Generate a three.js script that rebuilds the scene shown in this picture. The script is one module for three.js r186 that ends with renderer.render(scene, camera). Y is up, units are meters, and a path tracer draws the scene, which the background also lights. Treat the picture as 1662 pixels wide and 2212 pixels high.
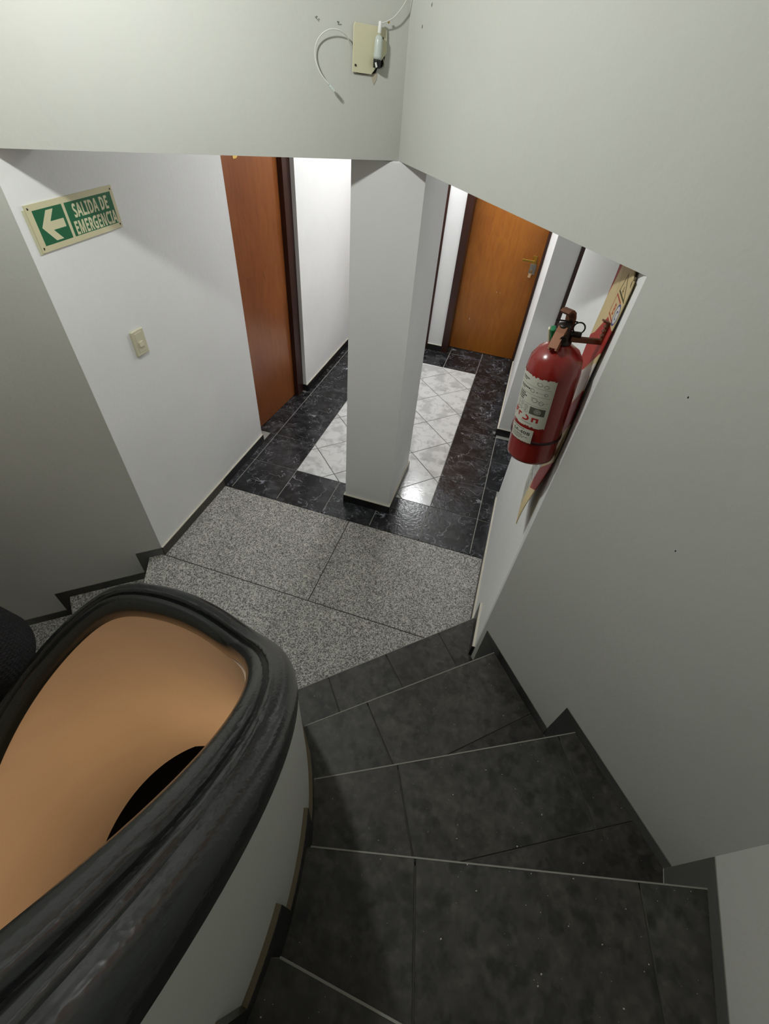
import * as THREE from 'three';
import { mergeGeometries, toCreasedNormals, mergeVertices } from 'three/addons/utils/BufferGeometryUtils.js';
import { RoundedBoxGeometry } from 'three/addons/geometries/RoundedBoxGeometry.js';
import { MarchingCubes } from 'three/addons/objects/MarchingCubes.js';

// ---------------------------------------------------------------- camera, lights, exposure
const scene = new THREE.Scene();
scene.background = new THREE.Color(0x000000);
const W_PX = 1662, H_PX = 2212, F_PX = 954.235;
const camera = new THREE.PerspectiveCamera(2 * Math.atan(H_PX / 2 / F_PX) * 180 / Math.PI, W_PX / H_PX, 0.02, 60);
camera.position.set(0, 2.15, 0);
{
  const yaw = 0.22714153, pitch = -0.79354176, roll = 0.10731975;
  camera.quaternion.setFromEuler(new THREE.Euler(pitch, yaw, roll, 'YXZ'));
}
const renderer = new THREE.WebGLRenderer({ antialias: true });
renderer.toneMapping = THREE.LinearToneMapping;
renderer.toneMappingExposure = 1.0;
renderer.shadowMap.enabled = true;
renderer.shadowMap.type = THREE.PCFSoftShadowMap;

const STAIR_LAMP = { x: -0.92, y: 2.57, z: -0.87, i: 2.8, c: [0.97, 1.0, 0.955] };
const HALL_LAMP = { x: -0.67, y: 2.07, z: -4.44, i: 1.9, c: [0.97, 0.98, 1.0] };
const HALL_LAMP_2 = { x: -0.72, y: 2.38, z: -3.33, i: 1.65, c: [0.96, 0.98, 1.0] };
const WELL_LAMP = { i: 1.3, c: [1.0, 0.76, 0.44] };

// ---------------------------------------------------------------- frames of the place
// x: across the corridor, -z: along the corridor; the stairwell stands at 39.4 degrees to it
const TH = 0.68789117;
const U = new THREE.Vector2(-Math.sin(TH), -Math.cos(TH));   // (x, z) along the right wall, away
const W = new THREE.Vector2(Math.cos(TH), -Math.sin(TH));    // (x, z) along the front wall, to the right
const C = new THREE.Vector2(-0.575, -2.083);                 // corner of right and front wall
const uw = (u, w) => [C.x + U.x * u + W.x * w, C.y + U.y * u + W.y * w];
const QU = -1.45, QW = -1.63;                                // centre of the round well
const D2R = Math.PI / 180;
const ring = (deg, r) => uw(QU + r * Math.cos(deg * D2R), QW + r * Math.sin(deg * D2R));
const Q = uw(QU, QW);
const ringAngle = (p) => {
  const dx = p[0] - Q[0], dz = p[1] - Q[1];
  return Math.atan2(dx * W.x + dz * W.y, dx * U.x + dz * U.y) / D2R;
};

// ---------------------------------------------------------------- random numbers and noise
function rng(seed) { let s = seed >>> 0; return () => { s = (s + 0x6D2B79F5) >>> 0; let t = s; t = Math.imul(t ^ (t >>> 15), t | 1); t ^= t + Math.imul(t ^ (t >>> 7), t | 61); return ((t ^ (t >>> 14)) >>> 0) / 4294967296; }; }
const R0 = rng(7);
const hash = (x, y, s) => { let h = Math.imul(x, 374761393) ^ Math.imul(y, 668265263) ^ Math.imul(s, 2147483647 ^ 974711); h = Math.imul(h ^ (h >>> 13), 1274126177); h ^= h >>> 16; return (h >>> 0) / 4294967296; };
function vnoise(x, y, px, py, s) {           // value noise that repeats after px, py cells
  const xi = Math.floor(x), yi = Math.floor(y); let fx = x - xi, fy = y - yi;
  fx = fx * fx * (3 - 2 * fx); fy = fy * fy * (3 - 2 * fy);
  const x0 = ((xi % px) + px) % px, x1 = (x0 + 1) % px, y0 = ((yi % py) + py) % py, y1 = (y0 + 1) % py;
  const a = hash(x0, y0, s), b = hash(x1, y0, s), c = hash(x0, y1, s), d = hash(x1, y1, s);
  return a + (b - a) * fx + (c - a) * fy + (a - b - c + d) * fx * fy;
}
function fbm(u, v, cells, oct, s) { let a = 0.5, t = 0, n = 0, c = cells; for (let i = 0; i < oct; i++) { t += a * vnoise(u * c, v * c, c, c, s + i * 17); n += a; a *= 0.5; c *= 2; } return t / n; }
const clamp = (x, a = 0, b = 1) => Math.min(b, Math.max(a, x));
const sst = (a, b, x) => { const t = clamp((x - a) / (b - a)); return t * t * (3 - 2 * t); };
function tex(n, fn, metres, srgb = true, m = n) {
  const data = new Uint8Array(n * m * 4);
  for (let j = 0; j < m; j++) for (let i = 0; i < n; i++) {
    const c = fn(i / n, j / m, i, j), k = (j * n + i) * 4;
    if (typeof c === 'number') { data[k] = data[k + 1] = data[k + 2] = clamp(c) * 255; } else { data[k] = clamp(c[0]) * 255; data[k + 1] = clamp(c[1]) * 255; data[k + 2] = clamp(c[2]) * 255; }
    data[k + 3] = 255;
  }
  const t = new THREE.DataTexture(data, n, m, THREE.RGBAFormat);
  t.wrapS = t.wrapT = THREE.RepeatWrapping; t.magFilter = THREE.LinearFilter; t.minFilter = THREE.LinearMipmapLinearFilter; t.generateMipmaps = true;
  if (srgb) t.colorSpace = THREE.SRGBColorSpace;
  if (Array.isArray(metres)) t.repeat.set(1 / metres[0], 1 / metres[1]); else if (metres) t.repeat.set(1 / metres, 1 / metres);
  t.needsUpdate = true; return t;
}

// ---------------------------------------------------------------- materials
const M = {};
function std(o) { return new THREE.MeshPhysicalMaterial(o); }
{
  const paintBump = tex(512, (u, v) => 0.6 * fbm(u, v, 64, 3, 3) + 0.4 * fbm(u, v, 6, 3, 9), 0.7, false);
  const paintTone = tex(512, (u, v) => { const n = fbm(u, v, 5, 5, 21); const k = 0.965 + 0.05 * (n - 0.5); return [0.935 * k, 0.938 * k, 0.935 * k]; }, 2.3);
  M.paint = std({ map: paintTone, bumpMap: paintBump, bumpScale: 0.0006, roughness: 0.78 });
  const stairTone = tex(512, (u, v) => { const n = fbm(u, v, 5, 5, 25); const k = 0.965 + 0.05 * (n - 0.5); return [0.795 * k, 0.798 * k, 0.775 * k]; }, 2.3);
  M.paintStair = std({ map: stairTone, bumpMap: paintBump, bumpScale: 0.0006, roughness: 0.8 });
  M.ceiling = std({ color: 0xe6e6e0, roughness: 0.9 });
  const peachTone = tex(256, (u, v) => { const k = 0.97 + 0.06 * (fbm(u, v, 6, 4, 33) - 0.5); return [0.83 * k, 0.72 * k, 0.635 * k]; }, 1.6);
  M.peach = std({ map: peachTone, bumpMap: paintBump, bumpScale: 0.0006, roughness: 0.8 });
  M.caulk = std({ color: 0xcfcabb, roughness: 0.85 });
  M.plasterEdge = std({ color: 0x6f6350, roughness: 0.9 });

  // speckled grey granite
  const gn = 1024;
  const cell = (u, v, c, s) => {               // nearest random point on a wrapped grid: [random value, distance]
    const x = u * c, y = v * c, xi = Math.floor(x), yi = Math.floor(y); let bd = 9, br = 0;
    for (let j = -1; j <= 1; j++) for (let i = -1; i <= 1; i++) {
      const cx = ((xi + i) % c + c) % c, cy = ((yi + j) % c + c) % c;
      const dx = xi + i + hash(cx, cy, s) - x, dy = yi + j + hash(cx, cy, s + 1) - y, d = dx * dx + dy * dy;
      if (d < bd) { bd = d; br = hash(cx, cy, s + 2); }
    }
    return [br, bd];
  };
  const granite = (u, v) => {
    const a = cell(u + 0.004 * (fbm(u, v, 60, 2, 5) - 0.5), v, 185, 41)[0], b = cell(u, v, 290, 51)[0], w = fbm(u, v, 9, 3, 61);
    let g = a < 0.2 ? 0.30 + 0.12 * b : a < 0.6 ? 0.46 + 0.14 * b : 0.60 + 0.15 * b;
    if (b < 0.10) g *= 0.62;
    g *= 1.05 + 0.12 * w;
    return [g * 1.0, g * 0.985, g * 0.95];
  };
  M.granite = std({ map: tex(gn, granite, 0.95), roughness: 0.55, roughnessMap: null });
  M.graniteDark = std({ map: tex(512, (u, v) => { const c = granite(u, v); return [c[0] * 0.45, c[1] * 0.43, c[2] * 0.40]; }, 0.5), roughness: 0.45 });

  // dark marbled tile: blue black clouds with thin pale veins
  const veins = (u, v, s, c) => {
    const wx = fbm(u, v, 8, 3, s + 3) - 0.5, wy = fbm(u, v, 8, 3, s + 5) - 0.5;
    const n = fbm(u + 0.09 * wx, v + 0.09 * wy, c, 3, s);
    return 1 - Math.abs(n - 0.5) * 2;
  };
  M.darkTile = [0, 1, 2].map((k) => std({
    map: tex(768, (u, v) => {
      const s = 100 + k * 37, cl = fbm(u, v, 9, 4, s), cl2 = fbm(u, v, 22, 3, s + 70);
      let g = 0.125 + 0.07 * sst(0.40, 0.75, cl) + 0.09 * sst(0.45, 0.8, cl2);
      const mask = sst(0.45, 0.66, fbm(u, v, 7, 3, s + 9));
      g += 0.42 * mask * Math.pow(sst(0.95, 1, veins(u, v, s + 20, 12)), 1.5) + 0.36 * sst(0.36, 0.6, fbm(u, v, 10, 2, s + 33)) * sst(0.955, 1, veins(u, v, s + 40, 20));
      const warm = fbm(u, v, 4, 2, s + 90) - 0.5;
      return [g * (0.97 + 0.08 * warm), g * 0.98, g * (1.03 - 0.08 * warm)];
    }, 0.9),
    bumpMap: tex(256, (u, v) => fbm(u, v, 24, 3, 300 + k), 0.33, false), bumpScale: 0.0007,
    roughness: 0.2, specularIntensity: 0.55,
  }));
  M.whiteTile = [0, 1].map((k) => std({
    map: tex(512, (u, v) => {
      const s = 400 + k * 31, n = fbm(u, v, 7, 4, s), w = veins(u, v, s + 7, 6);
      const g = 0.865 - 0.11 * sst(0.45, 0.68, n) - 0.07 * sst(0.9, 1, w);
      return [g, g * 1.003, g * 1.0];
    }, 0.6),
    bumpMap: tex(256, (u, v) => fbm(u, v, 24, 3, 330 + k), 0.33, false), bumpScale: 0.00025,
    roughness: 0.16,
  }));
  M.grout = std({ color: 0xa09f98, roughness: 0.9 });
  M.groutDark = std({ color: 0x4c4b46, roughness: 0.9 });
  M.blackSkirt = std({ map: tex(256, (u, v) => { const g = 0.085 + 0.06 * fbm(u, v, 8, 4, 71); return [g, g, g]; }, 0.4), roughness: 0.3 });

  // slate look porcelain of the winders
  M.slate = [0, 1, 2, 3].map((k) => std({
    map: tex(512, (u, v) => {
      const s = 500 + k * 23, a = fbm(u, v, 5, 5, s), b = fbm(u, v, 40, 3, s + 5), c = fbm(u, v, 3, 3, s + 11);
      let g = 0.225 + 0.10 * (a - 0.5) + 0.13 * (b - 0.5) - 0.06 * sst(0.52, 0.70, fbm(u, v, 26, 4, s + 13)) + 0.03 * sst(0.55, 0.7, fbm(u, v, 60, 2, s + 17));
      return [g * (1.03 + 0.06 * (c - 0.5)), g * 0.985, g * (0.92 - 0.06 * (c - 0.5))];
    }, 0.9),
    bumpMap: tex(256, (u, v) => fbm(u, v, 20, 4, 930 + k), 0.5, false), bumpScale: 0.0012,
    roughness: 0.55,
  }));
  M.slateEdge = std({ color: 0x8b8a82, roughness: 0.7 });
  M.concrete = std({ color: 0x4a4843, roughness: 0.95 });
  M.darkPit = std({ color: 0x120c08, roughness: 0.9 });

  // hand painted glossy rail, worn lighter on the ridges
  M.rail = std({
    map: tex(512, (u, v) => {
      const wv = sst(0.60, 0.74, fbm(u, v, 5, 4, 611)) * sst(0.35, 0.6, fbm(u, v, 28, 2, 617)), n = fbm(u, v, 20, 4, 613);
      const g = 0.15 + 0.010 * (n - 0.5) + 0.022 * wv;
      return [g * 0.94, g * 1.0, g * 0.99];
    }, [0.5, 0.3]),
    bumpMap: tex(512, (u, v) => 0.5 * vnoise(u * 90, v * 54, 90, 54, 621) + 0.5 * vnoise(u * 180, v * 108, 180, 108, 622), [0.5, 0.3], false), bumpScale: 0.0003,
    roughness: 0.2,
  });

  const woodFn = (s, base, dark) => (u, v) => {
    const warp = fbm(u, v, 4, 3, s) * 0.16, g1 = fbm((u + warp) % 1, v * 0.25, 40, 3, s + 5), g2 = vnoise(u * 150, v * 10, 150, 10, s + 9), l = fbm(u, v, 3, 3, s + 13);
    const k = clamp(0.34 * g1 + 0.16 * g2 + 0.5 * l);
    return base.map((b, i) => b + (dark[i] - b) * clamp((k - 0.25) * 1.5));
  };
  M.woodBrown = std({ map: tex(512, woodFn(700, [0.575, 0.335, 0.165], [0.44, 0.23, 0.10]), [0.7, 1.1]), roughness: 0.32, clearcoat: 0.25, clearcoatRoughness: 0.25 });
  M.woodHoney = std({ map: tex(512, woodFn(720, [0.68, 0.42, 0.13], [0.54, 0.30, 0.08]), [0.7, 1.1]), roughness: 0.4, clearcoat: 0.15, clearcoatRoughness: 0.3 });
  M.woodFrame = std({ map: tex(256, woodFn(740, [0.24, 0.115, 0.075], [0.14, 0.06, 0.04]), [0.4, 1.0]), roughness: 0.4 });
  M.brass = std({ color: 0xc9a24a, metalness: 1, roughness: 0.28 });
  M.steel = std({ color: 0xa8a39a, metalness: 1, roughness: 0.4 });
  M.white = std({ color: 0xe8e9e6, roughness: 0.5 });
  M.offWhite = std({ color: 0xd0ccae, roughness: 0.45 });
  M.ivory = std({ color: 0xcfcbb0, roughness: 0.4 });
  M.gold = std({ color: 0xe0b860, roughness: 0.4 });
  M.red = std({ map: tex(256, (u, v) => { const n = fbm(u, v, 8, 4, 801); return [0.55 + 0.06 * (n - 0.5), 0.13, 0.11]; }, 0.4), roughness: 0.26, clearcoat: 0.5, clearcoatRoughness: 0.15 });
  M.rust = std({ map: tex(256, (u, v) => { const n = fbm(u, v, 12, 4, 811); return [0.34 + 0.16 * n, 0.20 + 0.11 * n, 0.13 + 0.07 * n]; }, 0.1), roughness: 0.55, metalness: 0.35 });
  M.copperBrown = std({ color: 0x8a5a40, roughness: 0.45, metalness: 0.3 });
  M.valve = std({ color: 0x2e2824, roughness: 0.4, metalness: 0.6 });
  M.blackPlastic = std({ color: 0x141414, roughness: 0.45 });
  M.green = std({ color: 0x0f7a4a, roughness: 0.4 });
  M.cable = std({ color: 0xd6d7d0, roughness: 0.5 });
  M.clear = std({ color: 0xdfe6e2, roughness: 0.25, transmission: 0.35, thickness: 0 });
  M.hole = std({ color: 0x0d0b0a, roughness: 1 });
  M.crumb = std({ color: 0xb9b8ae, roughness: 0.9 });
  M.crumbled = std({ color: 0xb6ae9c, roughness: 1 });
  M.knit = std({
    map: tex(256, (u, v) => { const g = 0.085 + 0.05 * fbm(u, v, 32, 3, 901); return [g * 1.02, g * 0.95, g * 1.06]; }, 0.3),
    bumpMap: tex(256, (u, v) => 0.55 * (0.5 + 0.5 * Math.sin(v * Math.PI * 2 * 18)) * (0.5 + 0.5 * Math.sin(u * Math.PI * 2 * 24 + Math.sin(v * Math.PI * 36))) + 0.45 * fbm(u, v, 40, 2, 907), 0.3, false), bumpScale: 0.006, roughness: 0.85, sheen: 0.6, sheenRoughness: 0.5, sheenColor: new THREE.Color(0.06, 0.055, 0.07),
  });
  M.denim = std({ color: 0x15161c, roughness: 0.9 });
  M.skin = std({ color: 0xb98468, roughness: 0.55 });
  M.hair = std({ color: 0x17100c, roughness: 0.6 });
  M.shoe = std({ color: 0x141312, roughness: 0.6 });
  M.shoeSole = std({ color: 0x8d8c84, roughness: 0.8 });
}


// ---------------------------------------------------------------- naming and tagging
const used = new Map();
function numbered(name) { const n = used.get(name) || 0; used.set(name, n + 1); return n ? `${name}_${String(n).padStart(3, '0')}` : name; }
function mesh(name, geo, mat, parent, top = false) {
  const m = new THREE.Mesh(geo, mat); m.name = top || !parent || parent === scene ? numbered(name) : name;
  m.castShadow = m.receiveShadow = true; (parent || scene).add(m); return m;
}
const kids = new Map();
function part(name, geo, mat, parent, label) {
  const key = parent.uuid + name, n = kids.get(key) || 0; kids.set(key, n + 1);
  const m = mesh(name, geo, mat, parent); m.name = n ? `${name}_${String(n).padStart(3, '0')}` : name;
  if (label) m.userData.label = label; return m;
}
function thing(name, label, category, pos = [0, 0, 0], group) {
  const g = new THREE.Group(); g.name = numbered(name); g.position.set(...pos); g.userData = { label, category }; if (group) g.userData.group = group; scene.add(g); return g;
}
function struct(name, geo, mat) { const m = mesh(name, geo, mat, scene); m.userData.kind = 'structure'; return m; }
function structGroup(name) { const g = new THREE.Group(); g.name = numbered(name); g.userData.kind = 'structure'; scene.add(g); return g; }

// ---------------------------------------------------------------- geometry helpers
const area2 = (p) => { let a = 0; for (let i = 0; i < p.length; i++) { const q = p[(i + 1) % p.length]; a += p[i][0] * q[1] - q[0] * p[i][1]; } return a; };
function inset(poly, d) {                    // poly positively wound in (x, z); moves every edge inwards by d
  const n = poly.length, out = [];
  for (let i = 0; i < n; i++) {
    const a = poly[(i + n - 1) % n], b = poly[i], c = poly[(i + 1) % n];
    let e1 = [b[0] - a[0], b[1] - a[1]], e2 = [c[0] - b[0], c[1] - b[1]];
    const l1 = Math.hypot(...e1) || 1, l2 = Math.hypot(...e2) || 1; e1 = e1.map((x) => x / l1); e2 = e2.map((x) => x / l2);
    const n1 = [-e1[1], e1[0]], n2 = [-e2[1], e2[0]], k = 1 + n1[0] * n2[0] + n1[1] * n2[1];
    const s = k > 0.15 ? d / k : d; out.push([b[0] + (n1[0] + n2[0]) * s, b[1] + (n1[1] + n2[1]) * s]);
  }
  return out;
}
function clean(poly) { return poly.filter((p, i) => { const q = poly[(i + poly.length - 1) % poly.length]; return Math.hypot(p[0] - q[0], p[1] - q[1]) > 1e-5; }); }
function prism(poly, y0, y1, bevel = 0) {    // plan polygon (x, z) raised from y0 to y1
  poly = clean(poly); if (area2(poly) < 0) poly = poly.slice().reverse();
  const pos = [], uv = [];
  const tri = (a, b, c, ua, ub, uc) => { pos.push(...a, ...b, ...c); uv.push(...ua, ...ub, ...uc); };
  const topP = bevel ? inset(poly, bevel) : poly, yb = y1 - bevel;
  const cap = (pl, y, up) => {
    const t = THREE.ShapeUtils.triangulateShape(pl.map((p) => new THREE.Vector2(p[0], p[1])), []);
    for (const f of t) { const [i, j, k] = f; const A = [pl[i][0], y, pl[i][1]], B = [pl[j][0], y, pl[j][1]], D = [pl[k][0], y, pl[k][1]];
      const o = (B[0] - A[0]) * (D[2] - A[2]) - (B[2] - A[2]) * (D[0] - A[0]); const flip = up ? o > 0 : o < 0;
      if (flip) tri(A, D, B, [A[0], A[2]], [D[0], D[2]], [B[0], B[2]]); else tri(A, B, D, [A[0], A[2]], [B[0], B[2]], [D[0], D[2]]); }
  };
  cap(topP, y1, true); cap(poly, y0, false);
  let s = 0; const n = poly.length;
  for (let i = 0; i < n; i++) {
    const a = poly[i], b = poly[(i + 1) % n], l = Math.hypot(b[0] - a[0], b[1] - a[1]), ta = topP[i], tb = topP[(i + 1) % n];
    const A = [a[0], y0, a[1]], B = [b[0], y0, b[1]], A1 = [a[0], yb, a[1]], B1 = [b[0], yb, b[1]];
    tri(A, A1, B1, [s, y0], [s, yb], [s + l, yb]); tri(A, B1, B, [s, y0], [s + l, yb], [s + l, y0]);
    if (bevel) { const A2 = [ta[0], y1, ta[1]], B2 = [tb[0], y1, tb[1]]; tri(A1, A2, B2, [s, yb], [s, y1], [s + l, y1]); tri(A1, B2, B1, [s, yb], [s + l, y1], [s + l, yb]); }
    s += l;
  }
  const g = new THREE.BufferGeometry(); g.setAttribute('position', new THREE.Float32BufferAttribute(pos, 3)); g.setAttribute('uv', new THREE.Float32BufferAttribute(uv, 2)); g.computeVertexNormals(); return g;
}
function clip(poly, p, n) {                  // keeps the side where (q - p) . n >= 0
  const out = [], s = (q) => (q[0] - p[0]) * n[0] + (q[1] - p[1]) * n[1];
  for (let i = 0; i < poly.length; i++) {
    const a = poly[i], b = poly[(i + 1) % poly.length], sa = s(a), sb = s(b);
    if (sa >= 0) out.push(a);
    if ((sa > 0 && sb < 0) || (sa < 0 && sb > 0)) { const t = sa / (sa - sb); out.push([a[0] + (b[0] - a[0]) * t, a[1] + (b[1] - a[1]) * t]); }
  }
  return clean(out);
}
const perp = (a, b) => { const l = Math.hypot(b[0] - a[0], b[1] - a[1]); return [-(b[1] - a[1]) / l, (b[0] - a[0]) / l]; };
function splitLine(polys, a, b, gap) {       // cuts every polygon along the line a-b, leaving a joint of that width
  const n = perp(a, b), g = gap / 2, out = [];
  for (const p of polys) for (const k of [1, -1]) { const q = clip(p, [a[0] + n[0] * g * k, a[1] + n[1] * g * k], [n[0] * k, n[1] * k]); if (q.length > 2 && Math.abs(area2(q)) > 4e-4) out.push(q); }
  return out;
}
const quad = (a, b, t, side = 1) => { const n = perp(a, b); return [a, b, [b[0] + n[0] * t * side, b[1] + n[1] * t * side], [a[0] + n[0] * t * side, a[1] + n[1] * t * side]]; };
function box(x0, x1, y0, y1, z0, z1, bevel = 0) { return prism([[x0, z0], [x1, z0], [x1, z1], [x0, z1]], y0, y1, bevel); }
function lathe(profile, seg = 40) { return new THREE.LatheGeometry(profile.map((p) => new THREE.Vector2(p[0], p[1])), seg); }
function tube(pts, r, seg = 60, rad = 8) { return new THREE.TubeGeometry(new THREE.CatmullRomCurve3(pts.map((p) => new THREE.Vector3(...p))), seg, r, rad, false); }
function rbox(w, h, d, r, s = 2) { return new RoundedBoxGeometry(w, h, d, s, r); }
function merged(list) { return mergeGeometries(list.map((g) => { const h = g.index ? g.toNonIndexed() : g; for (const k of Object.keys(h.attributes)) if (!['position', 'normal', 'uv'].includes(k)) h.deleteAttribute(k); return h; })); }
function ringSweep(profile, heightAt, d0, d1, step, closed = true) {     // profile of [r, dy], swept round the well
  const cols = Math.ceil((d1 - d0) / step) + 1, P = closed ? [...profile, profile[0]] : profile, m = P.length, pos = [], uv = [], idx = [];
  const len = [0]; for (let i = 1; i < m; i++) len.push(len[i - 1] + Math.hypot(P[i][0] - P[i - 1][0], P[i][1] - P[i - 1][1]));
  for (let c = 0; c < cols; c++) {
    const d = d0 + (d1 - d0) * c / (cols - 1), h = heightAt(d);
    for (let i = 0; i < m; i++) { const q = ring(d, P[i][0]); pos.push(q[0], typeof h === 'number' ? h + P[i][1] : h[i], q[1]); uv.push(d * D2R * 0.75, len[i]); }
  }
  for (let c = 0; c + 1 < cols; c++) for (let i = 0; i + 1 < m; i++) { const a = c * m + i, b = a + m; idx.push(a, b, a + 1, b, b + 1, a + 1); }
  if (closed) { const t = THREE.ShapeUtils.triangulateShape(profile.map((p) => new THREE.Vector2(...p)), []); const o = (cols - 1) * m; for (const f of t) { idx.push(f[0], f[1], f[2], o + f[2], o + f[1], o + f[0]); } }
  const g = new THREE.BufferGeometry(); g.setAttribute('position', new THREE.Float32BufferAttribute(pos, 3)); g.setAttribute('uv', new THREE.Float32BufferAttribute(uv, 2)); g.setIndex(idx);
  return toCreasedNormals(g, 0.75);
}
function arcPts(d0, d1, r, n = 12) { const o = []; for (let i = 0; i <= n; i++) o.push(ring(d0 + (d1 - d0) * i / n, r)); return o; }

// ---------------------------------------------------------------- measures
const XL = -1.6, XE = 0.236, XR = 0.14;      // left wall, extinguisher wall, right corridor wall
const ZG = -1.893, ZFAR = -4.606;            // granite edge, far wall
const BEAM = 1.884, TOP = 4.4, HALL_TOP = 2.46;
const cornerE = uw(-1.276, 0);
cornerE[0] = XE;
const cornerR2 = uw(-2.168, 0);
const P2 = [0.772, -0.126];                  // a point on the lower right wall
const r2dir = (() => { const l = Math.hypot(P2[0] - cornerR2[0], P2[1] - cornerR2[1]); return [(P2[0] - cornerR2[0]) / l, (P2[1] - cornerR2[1]) / l]; })();
const R2end = [cornerR2[0] + r2dir[0] * 1.05, cornerR2[1] + r2dir[1] * 1.05];
const outerLine = [[XE, -2.0], [XE, cornerE[1]], cornerR2, R2end, [0.05, 1.62], [-0.95, 1.95], [-1.9, 1.65], [-2.55, 0.95]];
const leftCorner = uw(0, -1.327);
const STEP_H = [0, 0.22, 0.445, 0.65, 0.845, 1.04];
const NOSE = [null, [[-0.485, -0.658], [0.231, -1.313]], [[-0.335, -0.481], [0.292, -1.006]], [[-0.197, -0.304], [0.557, -0.697]], [[-0.122, -0.134], [0.737, -0.333]], [[-0.091, 0.046], [0.129, 0.058]]];
for (let k = 6; k <= 11; k++) { STEP_H.push(1.04 + 0.2 * (k - 5)); const d = 122 + 14.5 * (k - 5); NOSE.push([ring(d, 0.8), ring(d, 1.3)]); }
const softplus = (x, s) => s * Math.log1p(Math.exp(clamp(x / s, -40, 40)));
const railH = (d) => 0.688 - 0.012 * softplus(20.27 - d, 4) + 0.016 * softplus(d - 64.5, 4);
const wellBottom = (d) => { const a = -1.11 + 0.0089 * Math.min(d, 16); return a + 0.0157 * softplus(d - 64.5, 4); };

// ---------------------------------------------------------------- walls
{
  const out = 0.16;
  const off = (p, n, t) => [p[0] + n[0] * t, p[1] + n[1] * t];
  const Wn = [W.x, W.y], Un = [U.x, U.y];
  // front wall over the opening, then down to the left of it beside the descending flight
  const fl = uw(0, -3.6);
  const corner = [C.x, C.y];
  const elevation = (pts, org, dir, nrm, t) => {      // outline in (along the wall, height), given thickness
    const sh = new THREE.Shape(pts.map((p) => new THREE.Vector2(p[0], p[1])));
    const g = new THREE.ExtrudeGeometry(sh, { depth: t, bevelEnabled: false });
    g.applyMatrix4(new THREE.Matrix4().makeBasis(new THREE.Vector3(dir.x, 0, dir.y), new THREE.Vector3(0, 1, 0), new THREE.Vector3(nrm.x, 0, nrm.y)).setPosition(org.x, 0, org.y)); return g;
  };
  const front = elevation([[0, BEAM], [0, TOP], [-3.6, TOP], [-3.6, -2.4], [-1.327, -2.4], [-1.327, BEAM]], new THREE.Vector2(C.x + U.x * out, C.y + U.y * out), W, new THREE.Vector2(-U.x, -U.y), out);
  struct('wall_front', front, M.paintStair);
  // right wall: over the opening and, from the corner with the extinguisher wall, down to the stairs
  const chA = uw(-1.283, 0), chB = [XE, cornerE[1] - 0.006];
  const cE = uw(-1.276, 0);
  const right = elevation([[0, BEAM], [0, TOP], [-2.168, TOP], [-2.168, -0.3], [-1.283, -0.3], [-1.283, BEAM]], C, U, W, out);
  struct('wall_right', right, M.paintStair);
  const r2n = [-r2dir[1] * -1, r2dir[0] * -1];
  const outN = (r2n[0] > 0) ? r2n : [-r2n[0], -r2n[1]];
  struct('wall_lower_right', prism([cornerR2, R2end, off(R2end, outN, out), off(cornerR2, outN, out)], -0.3, TOP), M.paintStair);
  // extinguisher wall, chamfered where it meets the right wall
  struct('wall_extinguisher', prism([chA, chB, [XE, -2.43], [XE + 0.35, -2.43], off(chA, Wn, 0.14)], -0.3, BEAM + 0.6), M.paint);
  // back of the stairwell, behind the camera
  const backLine = [R2end, [0.05, 1.62], [-0.95, 1.95], [-1.9, 1.65], [-2.75, 0.85], fl];
  const bk = [];
  for (let i = 0; i + 1 < backLine.length; i++) bk.push(prism(quad(backLine[i], backLine[i + 1], 0.15, -1), -2.4, TOP));
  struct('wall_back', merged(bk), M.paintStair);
  // left wall of the corridor with the door recess
  struct('wall_left', merged([
    box(XL - 0.2, XL, -0.3, HALL_TOP, -2.45, leftCorner[1] - 0.001),
    box(XL - 0.2, XL - 0.03, -0.3, HALL_TOP, ZFAR - 0.2, -3.28),
    box(XL - 0.03, XL, -0.3, HALL_TOP, ZFAR - 0.2, -3.27),
    box(XL - 0.2, XL, 2.05, HALL_TOP, -3.28, -2.45),
  ]), M.paint);
  // far wall: pieces round two doors
  struct('wall_far', merged([
    box(XL, -1.5, -0.3, HALL_TOP, ZFAR - 0.2, ZFAR), box(-0.79, -0.635, -0.3, HALL_TOP, ZFAR - 0.2, ZFAR), box(0.135, XR + 0.2, -0.3, HALL_TOP, ZFAR - 0.2, ZFAR),
    box(-1.5, -0.79, 2.06, HALL_TOP, ZFAR - 0.2, ZFAR), box(-0.635, 0.135, 2.06, HALL_TOP, ZFAR - 0.2, ZFAR),
  ]), M.paint);
  // right corridor wall with its recess
  struct('wall_right_corridor', merged([
    box(XR, XR + 0.155, -0.3, HALL_TOP, ZFAR - 0.1, -3.3), box(XR + 0.155, 1.1, 2.05, HALL_TOP, -3.5, -3.3),
  ]), M.paint);
  struct('wall_recess', merged([box(0.335, 1.1, -0.3, HALL_TOP, -3.5, -3.36), box(0.98, 1.1, -0.3, HALL_TOP, -3.4, -2.35), box(XE + 0.3, 1.1, -0.3, HALL_TOP, -2.43, -2.3)]), M.paint);
  // ceilings
  struct('ceiling', prism([uw(0.05, 0.05), uw(0.05, -1.35), [XL - 0.2, -1.5], [XL - 0.2, ZFAR - 0.2], [1.1, ZFAR - 0.2], [1.1, -1.6], uw(-1.3, 0.1)], HALL_TOP, HALL_TOP + 0.12), M.ceiling);
  struct('ceiling', prism([uw(0.2, 0.2), uw(-2.2, 0.25), off(R2end, outN, 0.2), [0.15, 1.8], [-0.95, 2.15], [-2.05, 1.8], [-2.95, 0.9], uw(0.2, -3.8)], TOP, TOP + 0.12), M.ceiling);
}

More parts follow.
